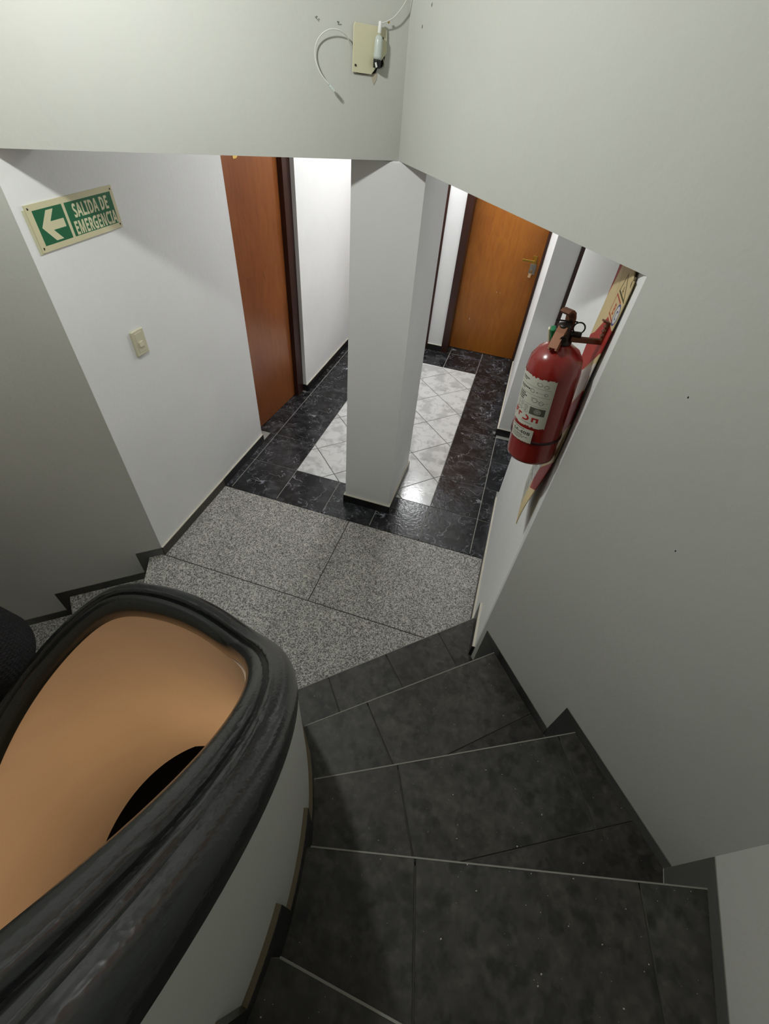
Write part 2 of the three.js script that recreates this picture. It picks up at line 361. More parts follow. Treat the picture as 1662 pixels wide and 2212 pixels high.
// ---------------------------------------------------------------- floor: corridor tiles and landing slabs
const floor = struct('floor', prism([[XL - 0.2, leftCorner[1] - 0.1], [XL - 0.2, ZFAR - 0.25], [1.1, ZFAR - 0.25], [1.1, -2.3], [XE + 0.1, -2.3], [XE + 0.1, ZG - 0.02], [XL, ZG - 0.02]], -0.16, -0.0035), M.grout);
const landOuter = [uw(0, -1.407), leftCorner, [XL, ZG], [XE, ZG], [XE, -1.305]];
{
  const tileAt = (name, poly, mat, lift = 0) => { if (poly.length > 2 && Math.abs(area2(poly)) > 3e-4) part(name, prism(poly, -0.012, lift, 0.0012), mat, floor); };
  let t = 0; const rt = rng(11);
  const G = 0.0026;
  const rect = (x0, x1, z0, z1) => tileAt('dark_tile', [[x0 + G, z0 + G], [x1 - G, z0 + G], [x1 - G, z1 - G], [x0 + G, z1 - G]], M.darkTile[t++ % 3], (rt() - 0.5) * 0.0006);
  const zs = []; for (let k = 0; k <= 8; k++) zs.push(ZG - 0.339 * k); zs.push(ZFAR - 0.16);
  const xs = [-1.547, -1.209, -0.871, -0.534, -0.196, 0.142];
  for (let k = 0; k + 1 < zs.length; k++) {
    const z1 = zs[k], z0 = zs[k + 1];
    const border = k === 0 || k >= 7;
    for (let i = 0; i + 1 < xs.length; i++) { if (border || i === 0 || i === 4) rect(xs[i], xs[i + 1], z0, z1); }
    const inL = z1 < -2.4 && z0 > -3.35;
    rect(inL ? -1.74 : XL, xs[0], z0, z1);
    if (z0 > -3.4) rect(xs[5], z1 < -2.3 ? 0.62 : XE, z0, z1);
  }
  // white inlay laid on the diagonal
  const zi1 = zs[1], zi0 = zs[7], a = Math.SQRT1_2;
  const inlay = [[xs[1] + 0.001, zi0 + 0.001], [xs[4] - 0.001, zi0 + 0.001], [xs[4] - 0.001, zi1 - 0.001], [xs[1] + 0.001, zi1 - 0.001]];
  const g2 = 0.0022; let w = 0;
  part('inlay_bed', box(xs[1], xs[4], -0.006, -0.0025, zi0, zi1), M.groutDark, floor);
  for (let i = -6; i < 8; i++) for (let j = -3; j < 9; j++) {
    const p0 = -2.29 + 0.3285 * i, p1 = p0 + 0.3285, q0 = 0.96 + 0.3335 * j, q1 = q0 + 0.3335;
    let poly = inlay;
    poly = clip(poly, [a * (p0 + g2), a * (p0 + g2)], [a, a]); if (poly.length > 2) poly = clip(poly, [a * (p1 - g2), a * (p1 - g2)], [-a, -a]);
    if (poly.length > 2) poly = clip(poly, [a * (q0 + g2), -a * (q0 + g2)], [a, -a]); if (poly.length > 2) poly = clip(poly, [a * (q1 - g2), -a * (q1 - g2)], [-a, a]);
    if (poly.length > 2) tileAt('white_tile', poly, M.whiteTile[w++ % 2], 0.0002);
  }
  // the landing
  const land = [...landOuter, NOSE[1][0], ...arcPts(62, 6.3, 0.795, 18)];
  part('landing_bed', prism([uw(0, -1.41), leftCorner, [XL, ZG], [XE, ZG], [XE, -1.2], ...arcPts(64, 8, 0.79, 14)], -0.17, -0.006), M.groutDark, floor);
  let slabs = splitLine([land], [-2, -1.237], [1, -1.237], 0.005);
  slabs = slabs.flatMap((s) => (s.every((p) => p[1] < -1.23) ? splitLine([s], [-0.67, -3], [-0.67, 0], 0.005) : [s]));
  for (const s of slabs) part('granite_slab', prism(s, -0.03, 0, 0.001), M.granite, floor);
}

// ---------------------------------------------------------------- stairs going up: slate look tiles on winders
function hitOuter(a, b) {
  const d = [b[0] - a[0], b[1] - a[1]];
  for (let i = 0; i + 1 < outerLine.length; i++) {
    const p = outerLine[i], q = outerLine[i + 1], e = [q[0] - p[0], q[1] - p[1]], det = d[0] * e[1] - d[1] * e[0];
    if (Math.abs(det) < 1e-9) continue;
    const t = ((p[0] - a[0]) * e[1] - (p[1] - a[1]) * e[0]) / det, s = ((p[0] - a[0]) * d[1] - (p[1] - a[1]) * d[0]) / det;
    if (t > 0.1 && s >= -1e-6 && s <= 1 + 1e-6) return { i, s, p: [p[0] + e[0] * s, p[1] + e[1] * s] };
  }
  return null;
}
const treadPoly = (k, front = 0, back = 0.014) => {  // between nosing k and the riser under nosing k + 1
  const n0 = NOSE[k], n1 = NOSE[k + 1];
  const shift = (l, t) => { const n = perp(l[0], l[1]); const s = (n[0] * U.x + n[1] * U.y) < 0 ? 1 : -1; const ang = ringAngle(l[0]); const dirn = ring(ang + 5, 0.8), bs = ring(ang, 0.8); const sg = ((dirn[0] - bs[0]) * n[0] + (dirn[1] - bs[1]) * n[1]) > 0 ? 1 : -1; return l.map((p) => [p[0] + n[0] * t * sg, p[1] + n[1] * t * sg]); };
  const a = shift(n0, front), b = shift(n1, back);
  const ha = hitOuter(a[0], a[1]), hb = hitOuter(b[0], b[1]);
  const poly = [a[0], ha.p]; for (let i = ha.i + 1; i <= hb.i; i++) poly.push(outerLine[i]); poly.push(hb.p, b[0]);
  const d0 = ringAngle(a[0]), d1 = ringAngle(b[0]);
  const dd = (x) => (x < -100 ? x + 360 : x);
  poly.push(...arcPts(dd(d1) - 0.5, dd(d0) + 0.5, 0.798, 6));
  return clean(poly);
};
{
  const st = thing('staircase', 'winding stairs of dark slate-look tiles rising from the landing round the curved balustrade', 'stairs');
  const J = {
    1: [[[-0.344, -0.765], [-0.241, -0.642]], [[-0.146, -0.967], [-0.019, -0.835]], [[0.061, -1.164], [0.186, -1.018]]],
    2: [[[0.2, -0.57], [0.464, -0.802]], [[-0.126, -0.631], [0.016, -0.474]]],
    3: [[[0.256, -0.246], [0.724, -0.495]], [[0.029, -0.419], [0.131, -0.217]], [[0.509, -0.667], [0.613, -0.456]]],
    4: [[[0.12, -0.188], [0.162, -0.014]], [[0.64, -0.288], [0.667, -0.093]]],
  };
  let t = 0;
  for (let k = 1; k <= 10; k++) {
    const h = STEP_H[k], base = treadPoly(k, 0.014, 0.10), top = treadPoly(k);
    const core = part('step', prism(base, k < 3 ? -0.16 : STEP_H[k - 1] - 0.22, h - 0.0028), M.concrete, st);
    let polys = [top];
    const js = J[k] || [];
    js.forEach(([a, b], n) => {
      if (n === 0 && (k === 2 || k === 3)) polys = splitLine(polys, a, b, 0.0026);
      else if (k === 2 || k === 3) { const c = J[k][0], nn = perp(c[0], c[1]); const side = (p) => { const m = p.reduce((s, q) => [s[0] + q[0] / p.length, s[1] + q[1] / p.length], [0, 0]); return (m[0] - c[0][0]) * nn[0] + (m[1] - c[0][1]) * nn[1]; };
        const ref = Math.sign((a[0] - c[0][0]) * nn[0] + (a[1] - c[0][1]) * nn[1]); polys = polys.flatMap((p) => (Math.sign(side(p)) === ref ? splitLine([p], a, b, 0.0026) : [p])); }
      else polys = splitLine(polys, a, b, 0.0026);
    });
    for (const p of polys) part('tread_tile', prism(p, h - 0.012, h - 0.0004 * (t % 2), 0.0015), M.slate[t++ % 4], core);
    // riser tile and the pale worn arris along the nosing
    const [a, b0] = NOSE[k], b = hitOuter(a, b0).p, n = perp(a, b), ang = ringAngle(a), bs = ring(ang, 0.8), f = ring(ang + 5, 0.8);
    const sg = ((f[0] - bs[0]) * n[0] + (f[1] - bs[1]) * n[1]) > 0 ? 1 : -1;
    const sh = (p, d) => [p[0] + n[0] * d * sg, p[1] + n[1] * d * sg];
    part('riser_tile', prism([sh(a, 0.006), sh(b, 0.006), sh(b, 0.0135), sh(a, 0.0135)], k === 1 ? 0 : STEP_H[k - 1], h - 0.012), M.slate[(k + 1) % 4], core);
    part('nosing_edge', prism([sh(a, -0.0018), sh(b, -0.0018), sh(b, 0.0015), sh(a, 0.0015)], h - 0.011, h + 0.0006), M.slateEdge, core);
  }
}

// ---------------------------------------------------------------- stairs going down to the left: granite
{
  const st = thing('staircase', 'speckled granite stairs going down to the left below the landing', 'stairs');
  const wl = [-1.407, -1.885, -2.36, -2.84, -3.3], hs = [-0.177, -0.343, -0.51, -0.68];
  for (let k = 0; k < 4; k++) {
    const p0 = uw(0, wl[k]), p1 = uw(0, wl[k + 1]);
    const d0 = ringAngle(p0), d1 = ringAngle(p1);
    const poly = [p0, p1, ...arcPts(d1, d0, 0.798, 8)];
    const ext = [uw(0, wl[k] + 0.02), p1, ...arcPts(d1, d0 + 1, 0.798, 8)];
    const core = part('step', prism(ext, hs[k] - 0.3, hs[k] - 0.021), M.concrete, st);
    part('tread_slab', prism(poly, hs[k] - 0.022, hs[k], 0.0015), M.granite, core);
    const n = perp(p0, ring(d0, 0.8)); const a = p0, b = ring(d0, 0.8);
    part('riser_slab', prism([a, b, [b[0] + n[0] * 0.008, b[1] + n[1] * 0.008], [a[0] + n[0] * 0.008, a[1] + n[1] * 0.008]], hs[k], (k ? hs[k - 1] : 0) - 0.024), M.granite, core);
  }
}

// ---------------------------------------------------------------- the well: balustrade with moulded rail
{
  const b = thing('balustrade', 'curved balustrade round the stairwell with a moulded dark grey painted rail', 'balustrade');
  const D0 = -150, D1 = 214;
  const led = (d) => 0.014 * sst(52, 78, d) - 0.004;       // plaster ledge inside, right hand side only
  const mk = (r0, r1, y0, y1, step = 2) => {
    const cols = Math.ceil((D1 - D0) / step) + 1, pos = [], uv = [], idx = [];
    for (let c = 0; c < cols; c++) {
      const d = D0 + (D1 - D0) * c / (cols - 1), a = typeof r0 === 'function' ? r0(d) : r0;
      const pts = [[r1, y0(d)], [r1, y1(d)], [a, y1(d)], [a, y0(d)], [r1, y0(d)]];
      let l = 0; pts.forEach((p, i) => { const q = ring(d, p[0]); pos.push(q[0], p[1], q[1]); uv.push(d * D2R * 0.75, i % 2 ? p[1] : p[1]); });
    }
    for (let c = 0; c + 1 < cols; c++) for (let i = 0; i < 4; i++) { const p = c * 5 + i, q = p + 5; idx.push(p, p + 1, q, q, p + 1, q + 1); }
    const o = (cols - 1) * 5; idx.push(0, 2, 1, 0, 3, 2, o, o + 1, o + 2, o, o + 2, o + 3);
    const g = new THREE.BufferGeometry(); g.setAttribute('position', new THREE.Float32BufferAttribute(pos, 3)); g.setAttribute('uv', new THREE.Float32BufferAttribute(uv, 2)); g.setIndex(idx); return toCreasedNormals(g, 0.6);
  };
  part('outer_wall', mk(0.745, 0.797, wellBottom, (d) => railH(d) - 0.03), M.paintStair, b, 'white painted outer side');
  part('inner_wall', mk((d) => 0.690 - led(d), 0.745, wellBottom, (d) => railH(d) - 0.046), M.peach, b, 'peach painted inner side of the well');
  const prof = [[0.690, -0.078], [0.686, -0.062], [0.685, -0.035], [0.6865, -0.014], [0.691, 0.001], [0.698, 0.010], [0.708, 0.015], [0.719, 0.0165], [0.727, 0.015], [0.7305, 0.010], [0.732, 0.001], [0.735, -0.002], [0.738, 0.001], [0.740, 0.012], [0.7445, 0.019], [0.750, 0.021], [0.755, 0.019], [0.757, 0.0155], [0.760, 0.0155], [0.769, 0.0155], [0.778, 0.012], [0.786, 0.005], [0.7925, -0.005], [0.7975, -0.018], [0.8005, -0.033], [0.801, -0.046], [0.797, -0.051], [0.76, -0.051], [0.72, -0.078]];
  part('handrail', ringSweep(prof, railH, D0, D1, 1.5), M.rail, b, 'moulded rail in glossy worn dark grey paint');
  const sk = [];
  // skirting on the outer side, one curved piece for each tread
  for (let k = 1; k <= 9; k++) {
    const a0 = ringAngle(NOSE[k][0]), a1 = ringAngle(NOSE[k + 1][0]); const f = (x) => (x < -100 ? x + 360 : x);
    const d0 = f(a0) - 4.5, d1 = f(a1) - 4.5, y0 = STEP_H[k - 1], y1 = STEP_H[k] + 0.07;
    const g = prism([...arcPts(d0, d1, 0.8085, 6), ...arcPts(d1, d0, 0.796, 6)], y0, y1, 0);
    part('skirting_tile', g, M.blackSkirt, b);
    part('skirting_joint', prism([...arcPts(d0, d1, 0.807, 6), ...arcPts(d1, d0, 0.797, 6)], y1, y1 + 0.0025, 0), M.plasterEdge, b);
  }
}
// bottom of the well and the dark lower turn
{
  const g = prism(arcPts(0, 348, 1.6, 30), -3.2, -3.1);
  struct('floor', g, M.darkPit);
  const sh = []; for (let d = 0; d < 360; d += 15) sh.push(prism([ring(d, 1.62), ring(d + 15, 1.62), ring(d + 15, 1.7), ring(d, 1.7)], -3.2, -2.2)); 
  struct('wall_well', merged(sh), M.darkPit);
}

// ---------------------------------------------------------------- skirtings
function skirtRun(name, runs, mat, t = 0.012, caulk = 0.004) {
  const g = structGroup(name);
  for (const r of runs) {
    const { a, b, y0, y1, side, cut } = r; const n = cut || 1;
    for (let i = 0; i < n; i++) {
      const f0 = i / n, f1 = (i + 1) / n, e = n > 1 ? 0.0012 / Math.hypot(b[0] - a[0], b[1] - a[1]) : 0;
      const pa = [a[0] + (b[0] - a[0]) * (f0 + e), a[1] + (b[1] - a[1]) * (f0 + e)], pb = [a[0] + (b[0] - a[0]) * (f1 - e), a[1] + (b[1] - a[1]) * (f1 - e)];
      part('skirting_tile', prism(quad(pa, pb, t, side), y0, y1, 0), r.mat || mat, g);
    }
    if (caulk) part('caulk_line', prism(quad(a, b, t * 0.85, side), y1, y1 + caulk, 0), M.caulk, g);
  }
  return g;
}
{
  const Rw = (u) => uw(u, 0), Fw = (w) => uw(0, w);
  // right wall, zigzag with the treads
  skirtRun('baseboard_right', [
    { a: cornerE, b: Rw(-1.302), y0: 0.22, y1: 0.307, side: -1 },
    { a: Rw(-1.302), b: Rw(-1.73), y0: 0.222, y1: 0.495, side: -1 },
    { a: Rw(-1.722), b: Rw(-2.168), y0: 0.447, y1: 0.692, side: -1 },
  ], M.blackSkirt);
  skirtRun('baseboard_lower_right', [{ a: cornerR2, b: R2end, y0: 0.652, y1: 0.882, side: -1 }], M.blackSkirt);
  // extinguisher wall: landing, then the first tread
  skirtRun('baseboard_extinguisher', [
    { a: [XE, -1.345], b: [XE, cornerE[1]], y0: 0.0, y1: 0.30, side: 1, mat: M.blackSkirt },
    { a: [XE, ZG], b: [XE, -1.345], y0: 0, y1: 0.06, side: 1, mat: M.graniteDark },
    { a: [XE, -2.432], b: [XE, ZG], y0: 0, y1: 0.06, side: 1, cut: 2 },
    { a: [XE, -2.432], b: [0.55, -2.432], y0: 0, y1: 0.06, side: -1 },
  ], M.blackSkirt);
  skirtRun('baseboard_right_corridor', [
    { a: [XR, -3.3], b: [0.297, -3.3], y0: 0, y1: 0.06, side: 1 },
    { a: [XR, ZFAR], b: [XR, -3.288], y0: 0, y1: 0.06, side: 1, cut: 4 },
  ], M.blackSkirt);
  // left: landing corner, zigzag down beside the granite flight, then the corridor
  skirtRun('baseboard_stair_left', [
    { a: Fw(-1.32), b: Fw(-1.467), y0: -0.18, y1: 0.053, side: 1 },
    { a: Fw(-1.467), b: Fw(-1.942), y0: -0.35, y1: -0.124, side: 1 },
    { a: Fw(-1.942), b: Fw(-2.417), y0: -0.52, y1: -0.29, side: 1 },
    { a: Fw(-2.417), b: Fw(-2.9), y0: -0.69, y1: -0.456, side: 1 },
  ], M.graniteDark);
  skirtRun('baseboard_left', [
    { a: [XL, leftCorner[1]], b: [XL, ZG], y0: 0, y1: 0.06, side: 1, mat: M.graniteDark },
    { a: [XL, ZG], b: [XL, -2.452], y0: 0, y1: 0.062, side: 1, cut: 2 },
    { a: [XL, -3.262], b: [XL, ZFAR], y0: 0, y1: 0.062, side: 1, cut: 4 },
    { a: [XL + 0.012, -3.268], b: [XL - 0.03, -3.268], y0: 0, y1: 0.062, side: 1 },
  ], M.blackSkirt);
  skirtRun('baseboard_far', [
    { a: [-0.79, ZFAR], b: [-0.635, ZFAR], y0: 0, y1: 0.062, side: 1 }, { a: [XL, ZFAR], b: [-1.5, ZFAR], y0: 0, y1: 0.062, side: 1 }, { a: [0.128, ZFAR], b: [XR, ZFAR], y0: 0, y1: 0.062, side: 1 },
  ], M.blackSkirt);
}

// ---------------------------------------------------------------- column
{
  const col = thing('column', 'square white column standing on the tiles between landing and corridor', 'column', [0, 0, 0]);
  const x0 = -0.763, x1 = -0.456, z0 = -2.585, z1 = -2.067;
  part('shaft', prism([[x0, z0], [x1, z0], [x1, z1], [x0, z1]], 0, BEAM - 0.001, 0.004), M.paint, col);
  const t = 0.012, y = 0.06;
  part('skirting_tile', box(x0 - t, -0.563, 0, y, z1, z1 + t), M.blackSkirt, col); part('skirting_tile', box(-0.561, x1 + t, 0, y, z1, z1 + t), M.blackSkirt, col);
  part('skirting_tile', box(x1, x1 + t, 0, y, -2.33, z1), M.blackSkirt, col); part('skirting_tile', box(x1, x1 + t, 0, y, z0, -2.332), M.blackSkirt, col);
  part('skirting_tile', box(x0 - t, x0, 0, y, z0, z1), M.blackSkirt, col);
  part('caulk_line', merged([box(x0 - t * 0.9, x1 + t * 0.9, y, y + 0.004, z1, z1 + t * 0.9), box(x1, x1 + t * 0.9, y, y + 0.004, z0, z1), box(x0 - t * 0.9, x0, y, y + 0.004, z0, z1)]), M.caulk, col);
}

// ---------------------------------------------------------------- doors
function doorHandle(parent, x, y, z, dir) {       // brass lever on a long plate, lever towards dir
  const h = part('handle', merged([box(x - 0.02, x + 0.02, y - 0.045, y + 0.035, z, z + 0.005, 0.001), new THREE.CylinderGeometry(0.009, 0.009, 0.05, 14).rotateX(Math.PI / 2).translate(x, y, z + 0.028), rbox(0.115, 0.02, 0.012, 0.004).translate(x + dir * 0.05, y, z + 0.052)]), M.brass, parent, 'brass lever handle');
  return h;
}
{
  // far door on the right
  const d = structGroup('door_2');
  const leafZ = -4.762;
  const leaf = part('leaf', prism([[-0.572, leafZ - 0.04], [0.118, leafZ - 0.04], [0.118, leafZ], [-0.572, leafZ]], 0.006, 2.03, 0.002), M.woodHoney, d, 'honey brown wooden leaf');
  part('frame', merged([box(-0.635, -0.57, 0, 2.06, leafZ - 0.06, ZFAR + 0.012, 0.003), box(0.117, 0.137, 0, 2.06, leafZ - 0.06, ZFAR + 0.012, 0.003), box(-0.635, 0.137, 2.03, 2.09, leafZ - 0.06, ZFAR + 0.012, 0.003)]), M.woodFrame, d, 'dark brown frame');
  doorHandle(leaf, 0.062, 0.965, leafZ, -1);
  part('lock', merged([box(0.036, 0.094, 0.845, 0.932, leafZ, leafZ + 0.006, 0.001), new THREE.CylinderGeometry(0.014, 0.014, 0.02, 16).rotateX(Math.PI / 2).translate(0.062, 0.885, leafZ + 0.012)]), M.steel, leaf, 'steel lock plate');
  part('scratch', merged([box(-0.212, -0.207, 0.63, 0.64, leafZ, leafZ + 0.0006), box(-0.418, -0.413, 0.325, 0.345, leafZ, leafZ + 0.0006), box(-0.175, -0.171, 0.632, 0.636, leafZ, leafZ + 0.0006)]), M.caulk, leaf);
  const key = thing('key', 'key with a pale tag hanging from the lock of the far wooden door', 'key', [0.06, 0.885, leafZ + 0.022]);
  part('blade', merged([new THREE.TorusGeometry(0.009, 0.0022, 8, 18).translate(0, -0.012, 0.006), box(-0.003, 0.003, -0.004, 0.004, -0.004, 0.01)]), M.brass, key);
  part('tag', rbox(0.026, 0.038, 0.004, 0.0015).rotateZ(-0.15).translate(-0.006, -0.045, 0.005), std({ color: 0xd8b48a, roughness: 0.5 }), key, 'pale tan tag');
  // far door on the left, mostly behind the column
  const e = structGroup('door_3');
  part('leaf', prism([[-1.44, leafZ - 0.04], [-0.855, leafZ - 0.04], [-0.855, leafZ], [-1.44, leafZ]], 0.006, 2.03, 0.002), M.woodHoney, e);
  part('frame', merged([box(-1.5, -1.44, 0, 2.06, leafZ - 0.06, ZFAR + 0.012, 0.003), box(-0.857, -0.79, 0, 2.06, leafZ - 0.06, ZFAR + 0.012, 0.003), box(-1.5, -0.79, 2.03, 2.09, leafZ - 0.06, ZFAR + 0.012, 0.003)]), M.woodFrame, e);
  // left door in its recess
  const f = structGroup('door_1');
  const a = [-1.705, -2.455], b = [-1.667, -3.168];
  const lf = part('leaf', prism(quad(a, b, 0.04, -1), 0.006, 2.03, 0.002), M.woodBrown, f, 'reddish brown wooden leaf');
  part('frame', merged([prism([[-1.72, -3.165], [-1.632, -3.165], [-1.632, -3.282], [-1.72, -3.282]], 0, 2.06, 0.003), box(-1.76, -1.62, 0, 2.06, -2.47, -2.452, 0.002), box(-1.76, -1.62, 2.03, 2.07, -3.28, -2.455, 0.002)]), M.woodFrame, f, 'dark brown frame');
  part('scratch', tube([[-1.681, 1.10, -2.885], [-1.6805, 1.06, -2.89], [-1.681, 1.03, -2.905]], 0.0018, 12, 5), std({ color: 0xb58a5a, roughness: 0.6 }), lf);
  // gold letters at the top of that door, only their feet show below the beam
  const face = (z) => a[0] + (b[0] - a[0]) * (z - a[1]) / (b[1] - a[1]) + 0.0006;
  const letter = (shape, z, y) => { const g = new THREE.ExtrudeGeometry(shape, { depth: 0.002, bevelEnabled: false }); g.rotateY(Math.PI / 2); g.translate(face(z), y, z); return g; };
  const D = new THREE.Shape(); D.moveTo(0, 0); D.lineTo(0.03, 0); D.quadraticCurveTo(0.052, 0.002, 0.052, 0.03); D.lineTo(0.052, 0.05); D.quadraticCurveTo(0.05, 0.08, 0.03, 0.08); D.lineTo(0, 0.08); const Dh = new THREE.Path(); Dh.moveTo(0.014, 0.014); Dh.lineTo(0.014, 0.066); Dh.lineTo(0.03, 0.066); Dh.lineTo(0.038, 0.05); Dh.lineTo(0.038, 0.03); Dh.lineTo(0.03, 0.014); D.holes.push(Dh);
  const V = new THREE.Shape(); V.moveTo(0.018, 0); V.lineTo(0.032, 0); V.lineTo(0.05, 0.08); V.lineTo(0.037, 0.08); V.lineTo(0.025, 0.02); V.lineTo(0.013, 0.08); V.lineTo(0, 0.08);
  part('letter', letter(D, -2.705, 1.71), M.gold, lf, 'gold stick-on letter'); part('letter', letter(V, -2.80, 1.714), M.gold, lf, 'gold stick-on letter');
  // frame of the door in the right recess
  const g = structGroup('door_4');
  part('frame', merged([box(0.296, 0.336, 0, 2.06, -3.42, -3.29, 0.003), box(0.93, 0.98, 0, 2.06, -3.42, -3.29, 0.003), box(0.296, 0.98, 2.03, 2.07, -3.42, -3.29, 0.003)]), M.woodFrame, g, 'dark brown frame');
  part('leaf', box(0.336, 0.93, 0.006, 2.03, -3.355, -3.318, 0.002), M.white, g, 'white painted leaf');
}

// ---------------------------------------------------------------- canvas prints
function canvasTex(w, h, draw) {
  const c = document.createElement('canvas'); c.width = w; c.height = h; const x = c.getContext('2d'); draw(x, w, h);
  const t = new THREE.CanvasTexture(c); t.colorSpace = THREE.SRGBColorSpace; t.magFilter = THREE.LinearFilter; t.anisotropy = 8; return t;
}
// ---------------------------------------------------------------- emergency exit sign
{
  const s = thing('exit_sign', 'green and cream emergency exit sign with a left arrow on the white wall', 'sign', [XL, 1.6, -1.48]);
  const t = canvasTex(1024, 344, (x, w, h) => {
    x.fillStyle = '#cfc8a4'; x.fillRect(0, 0, w, h);
    for (let i = 0; i < 900; i++) { x.fillStyle = `rgba(90,80,50,${0.05 * R0()})`; x.fillRect(R0() * w, R0() * h, 2 + R0() * 5, 2 + R0() * 3); }
    const g = '#11603c';
    x.fillStyle = g; x.fillRect(56, 44, 318, 256); x.fillRect(404, 44, 582, 256);
    x.fillStyle = '#d3cdaa';
    x.beginPath(); x.moveTo(92, 172); x.lineTo(192, 60); x.lineTo(272, 60); x.lineTo(200, 142); x.lineTo(346, 142); x.lineTo(346, 206); x.lineTo(200, 206); x.lineTo(272, 284); x.lineTo(190, 284); x.closePath(); x.fill();
    x.textBaseline = 'alphabetic'; x.textAlign = 'left';
    const put = (txt, tx, ty, size, width) => { x.font = `bold ${size}px sans-serif`; const m = x.measureText(txt).width; x.save(); x.translate(tx, ty); x.scale(width / m, 1); x.fillText(txt, 0, 0); x.strokeStyle = '#d3cdaa'; x.lineWidth = 3; x.strokeText(txt, 0, 0); x.restore(); };
    put('SALIDA DE', 474, 166, 140, 452); put('EMERGENCIA', 432, 292, 140, 552);
    x.fillStyle = '#2a2a22'; for (const [a, b] of [[22, 22], [1002, 24], [24, 322], [1000, 320]]) { x.beginPath(); x.arc(a, b, 5, 0, 7); x.fill(); }
  });
  const back = new THREE.BoxGeometry(0.004, 0.138, 0.392).translate(0.0025, 0.068, 0);
  part('plate', back, M.offWhite, s, 'cream plastic plate');
  const pg = new THREE.PlaneGeometry(0.392, 0.138).rotateY(Math.PI / 2).translate(0.0051, 0.068, 0);
  part('print', pg, std({ map: t, roughness: 0.45 }), s, 'green print with arrow and white words');
  part('under_plate', new THREE.BoxGeometry(0.002, 0.13, 0.02).translate(0.0012, 0.06, 0.196), M.offWhite, s);
  for (const [a, b] of [[0.012, -0.186], [0.126, -0.186], [0.012, 0.186], [0.126, 0.186]]) part('screw', new THREE.SphereGeometry(0.003, 10, 6).scale(0.5, 1, 1).translate(0.0054, a, b), M.valve, s);
  s.position.y = 1.6; s.rotation.x = 0.012;
}
// ---------------------------------------------------------------- light switch
{
  const s = thing('light_switch', 'ivory light switch plate with one small rocker on the white wall', 'switch', [XL, 1.165, -1.568]);
  part('plate', rbox(0.012, 0.114, 0.076, 0.005, 3).translate(0.005, 0, 0), M.ivory, s);
  part('insert', rbox(0.004, 0.088, 0.046, 0.0018).translate(0.0105, 0.002, 0), M.ivory, s);
  part('rocker', rbox(0.010, 0.024, 0.025, 0.002).rotateZ(0.12).translate(0.0125, -0.006, 0.002), M.ivory, s);
}
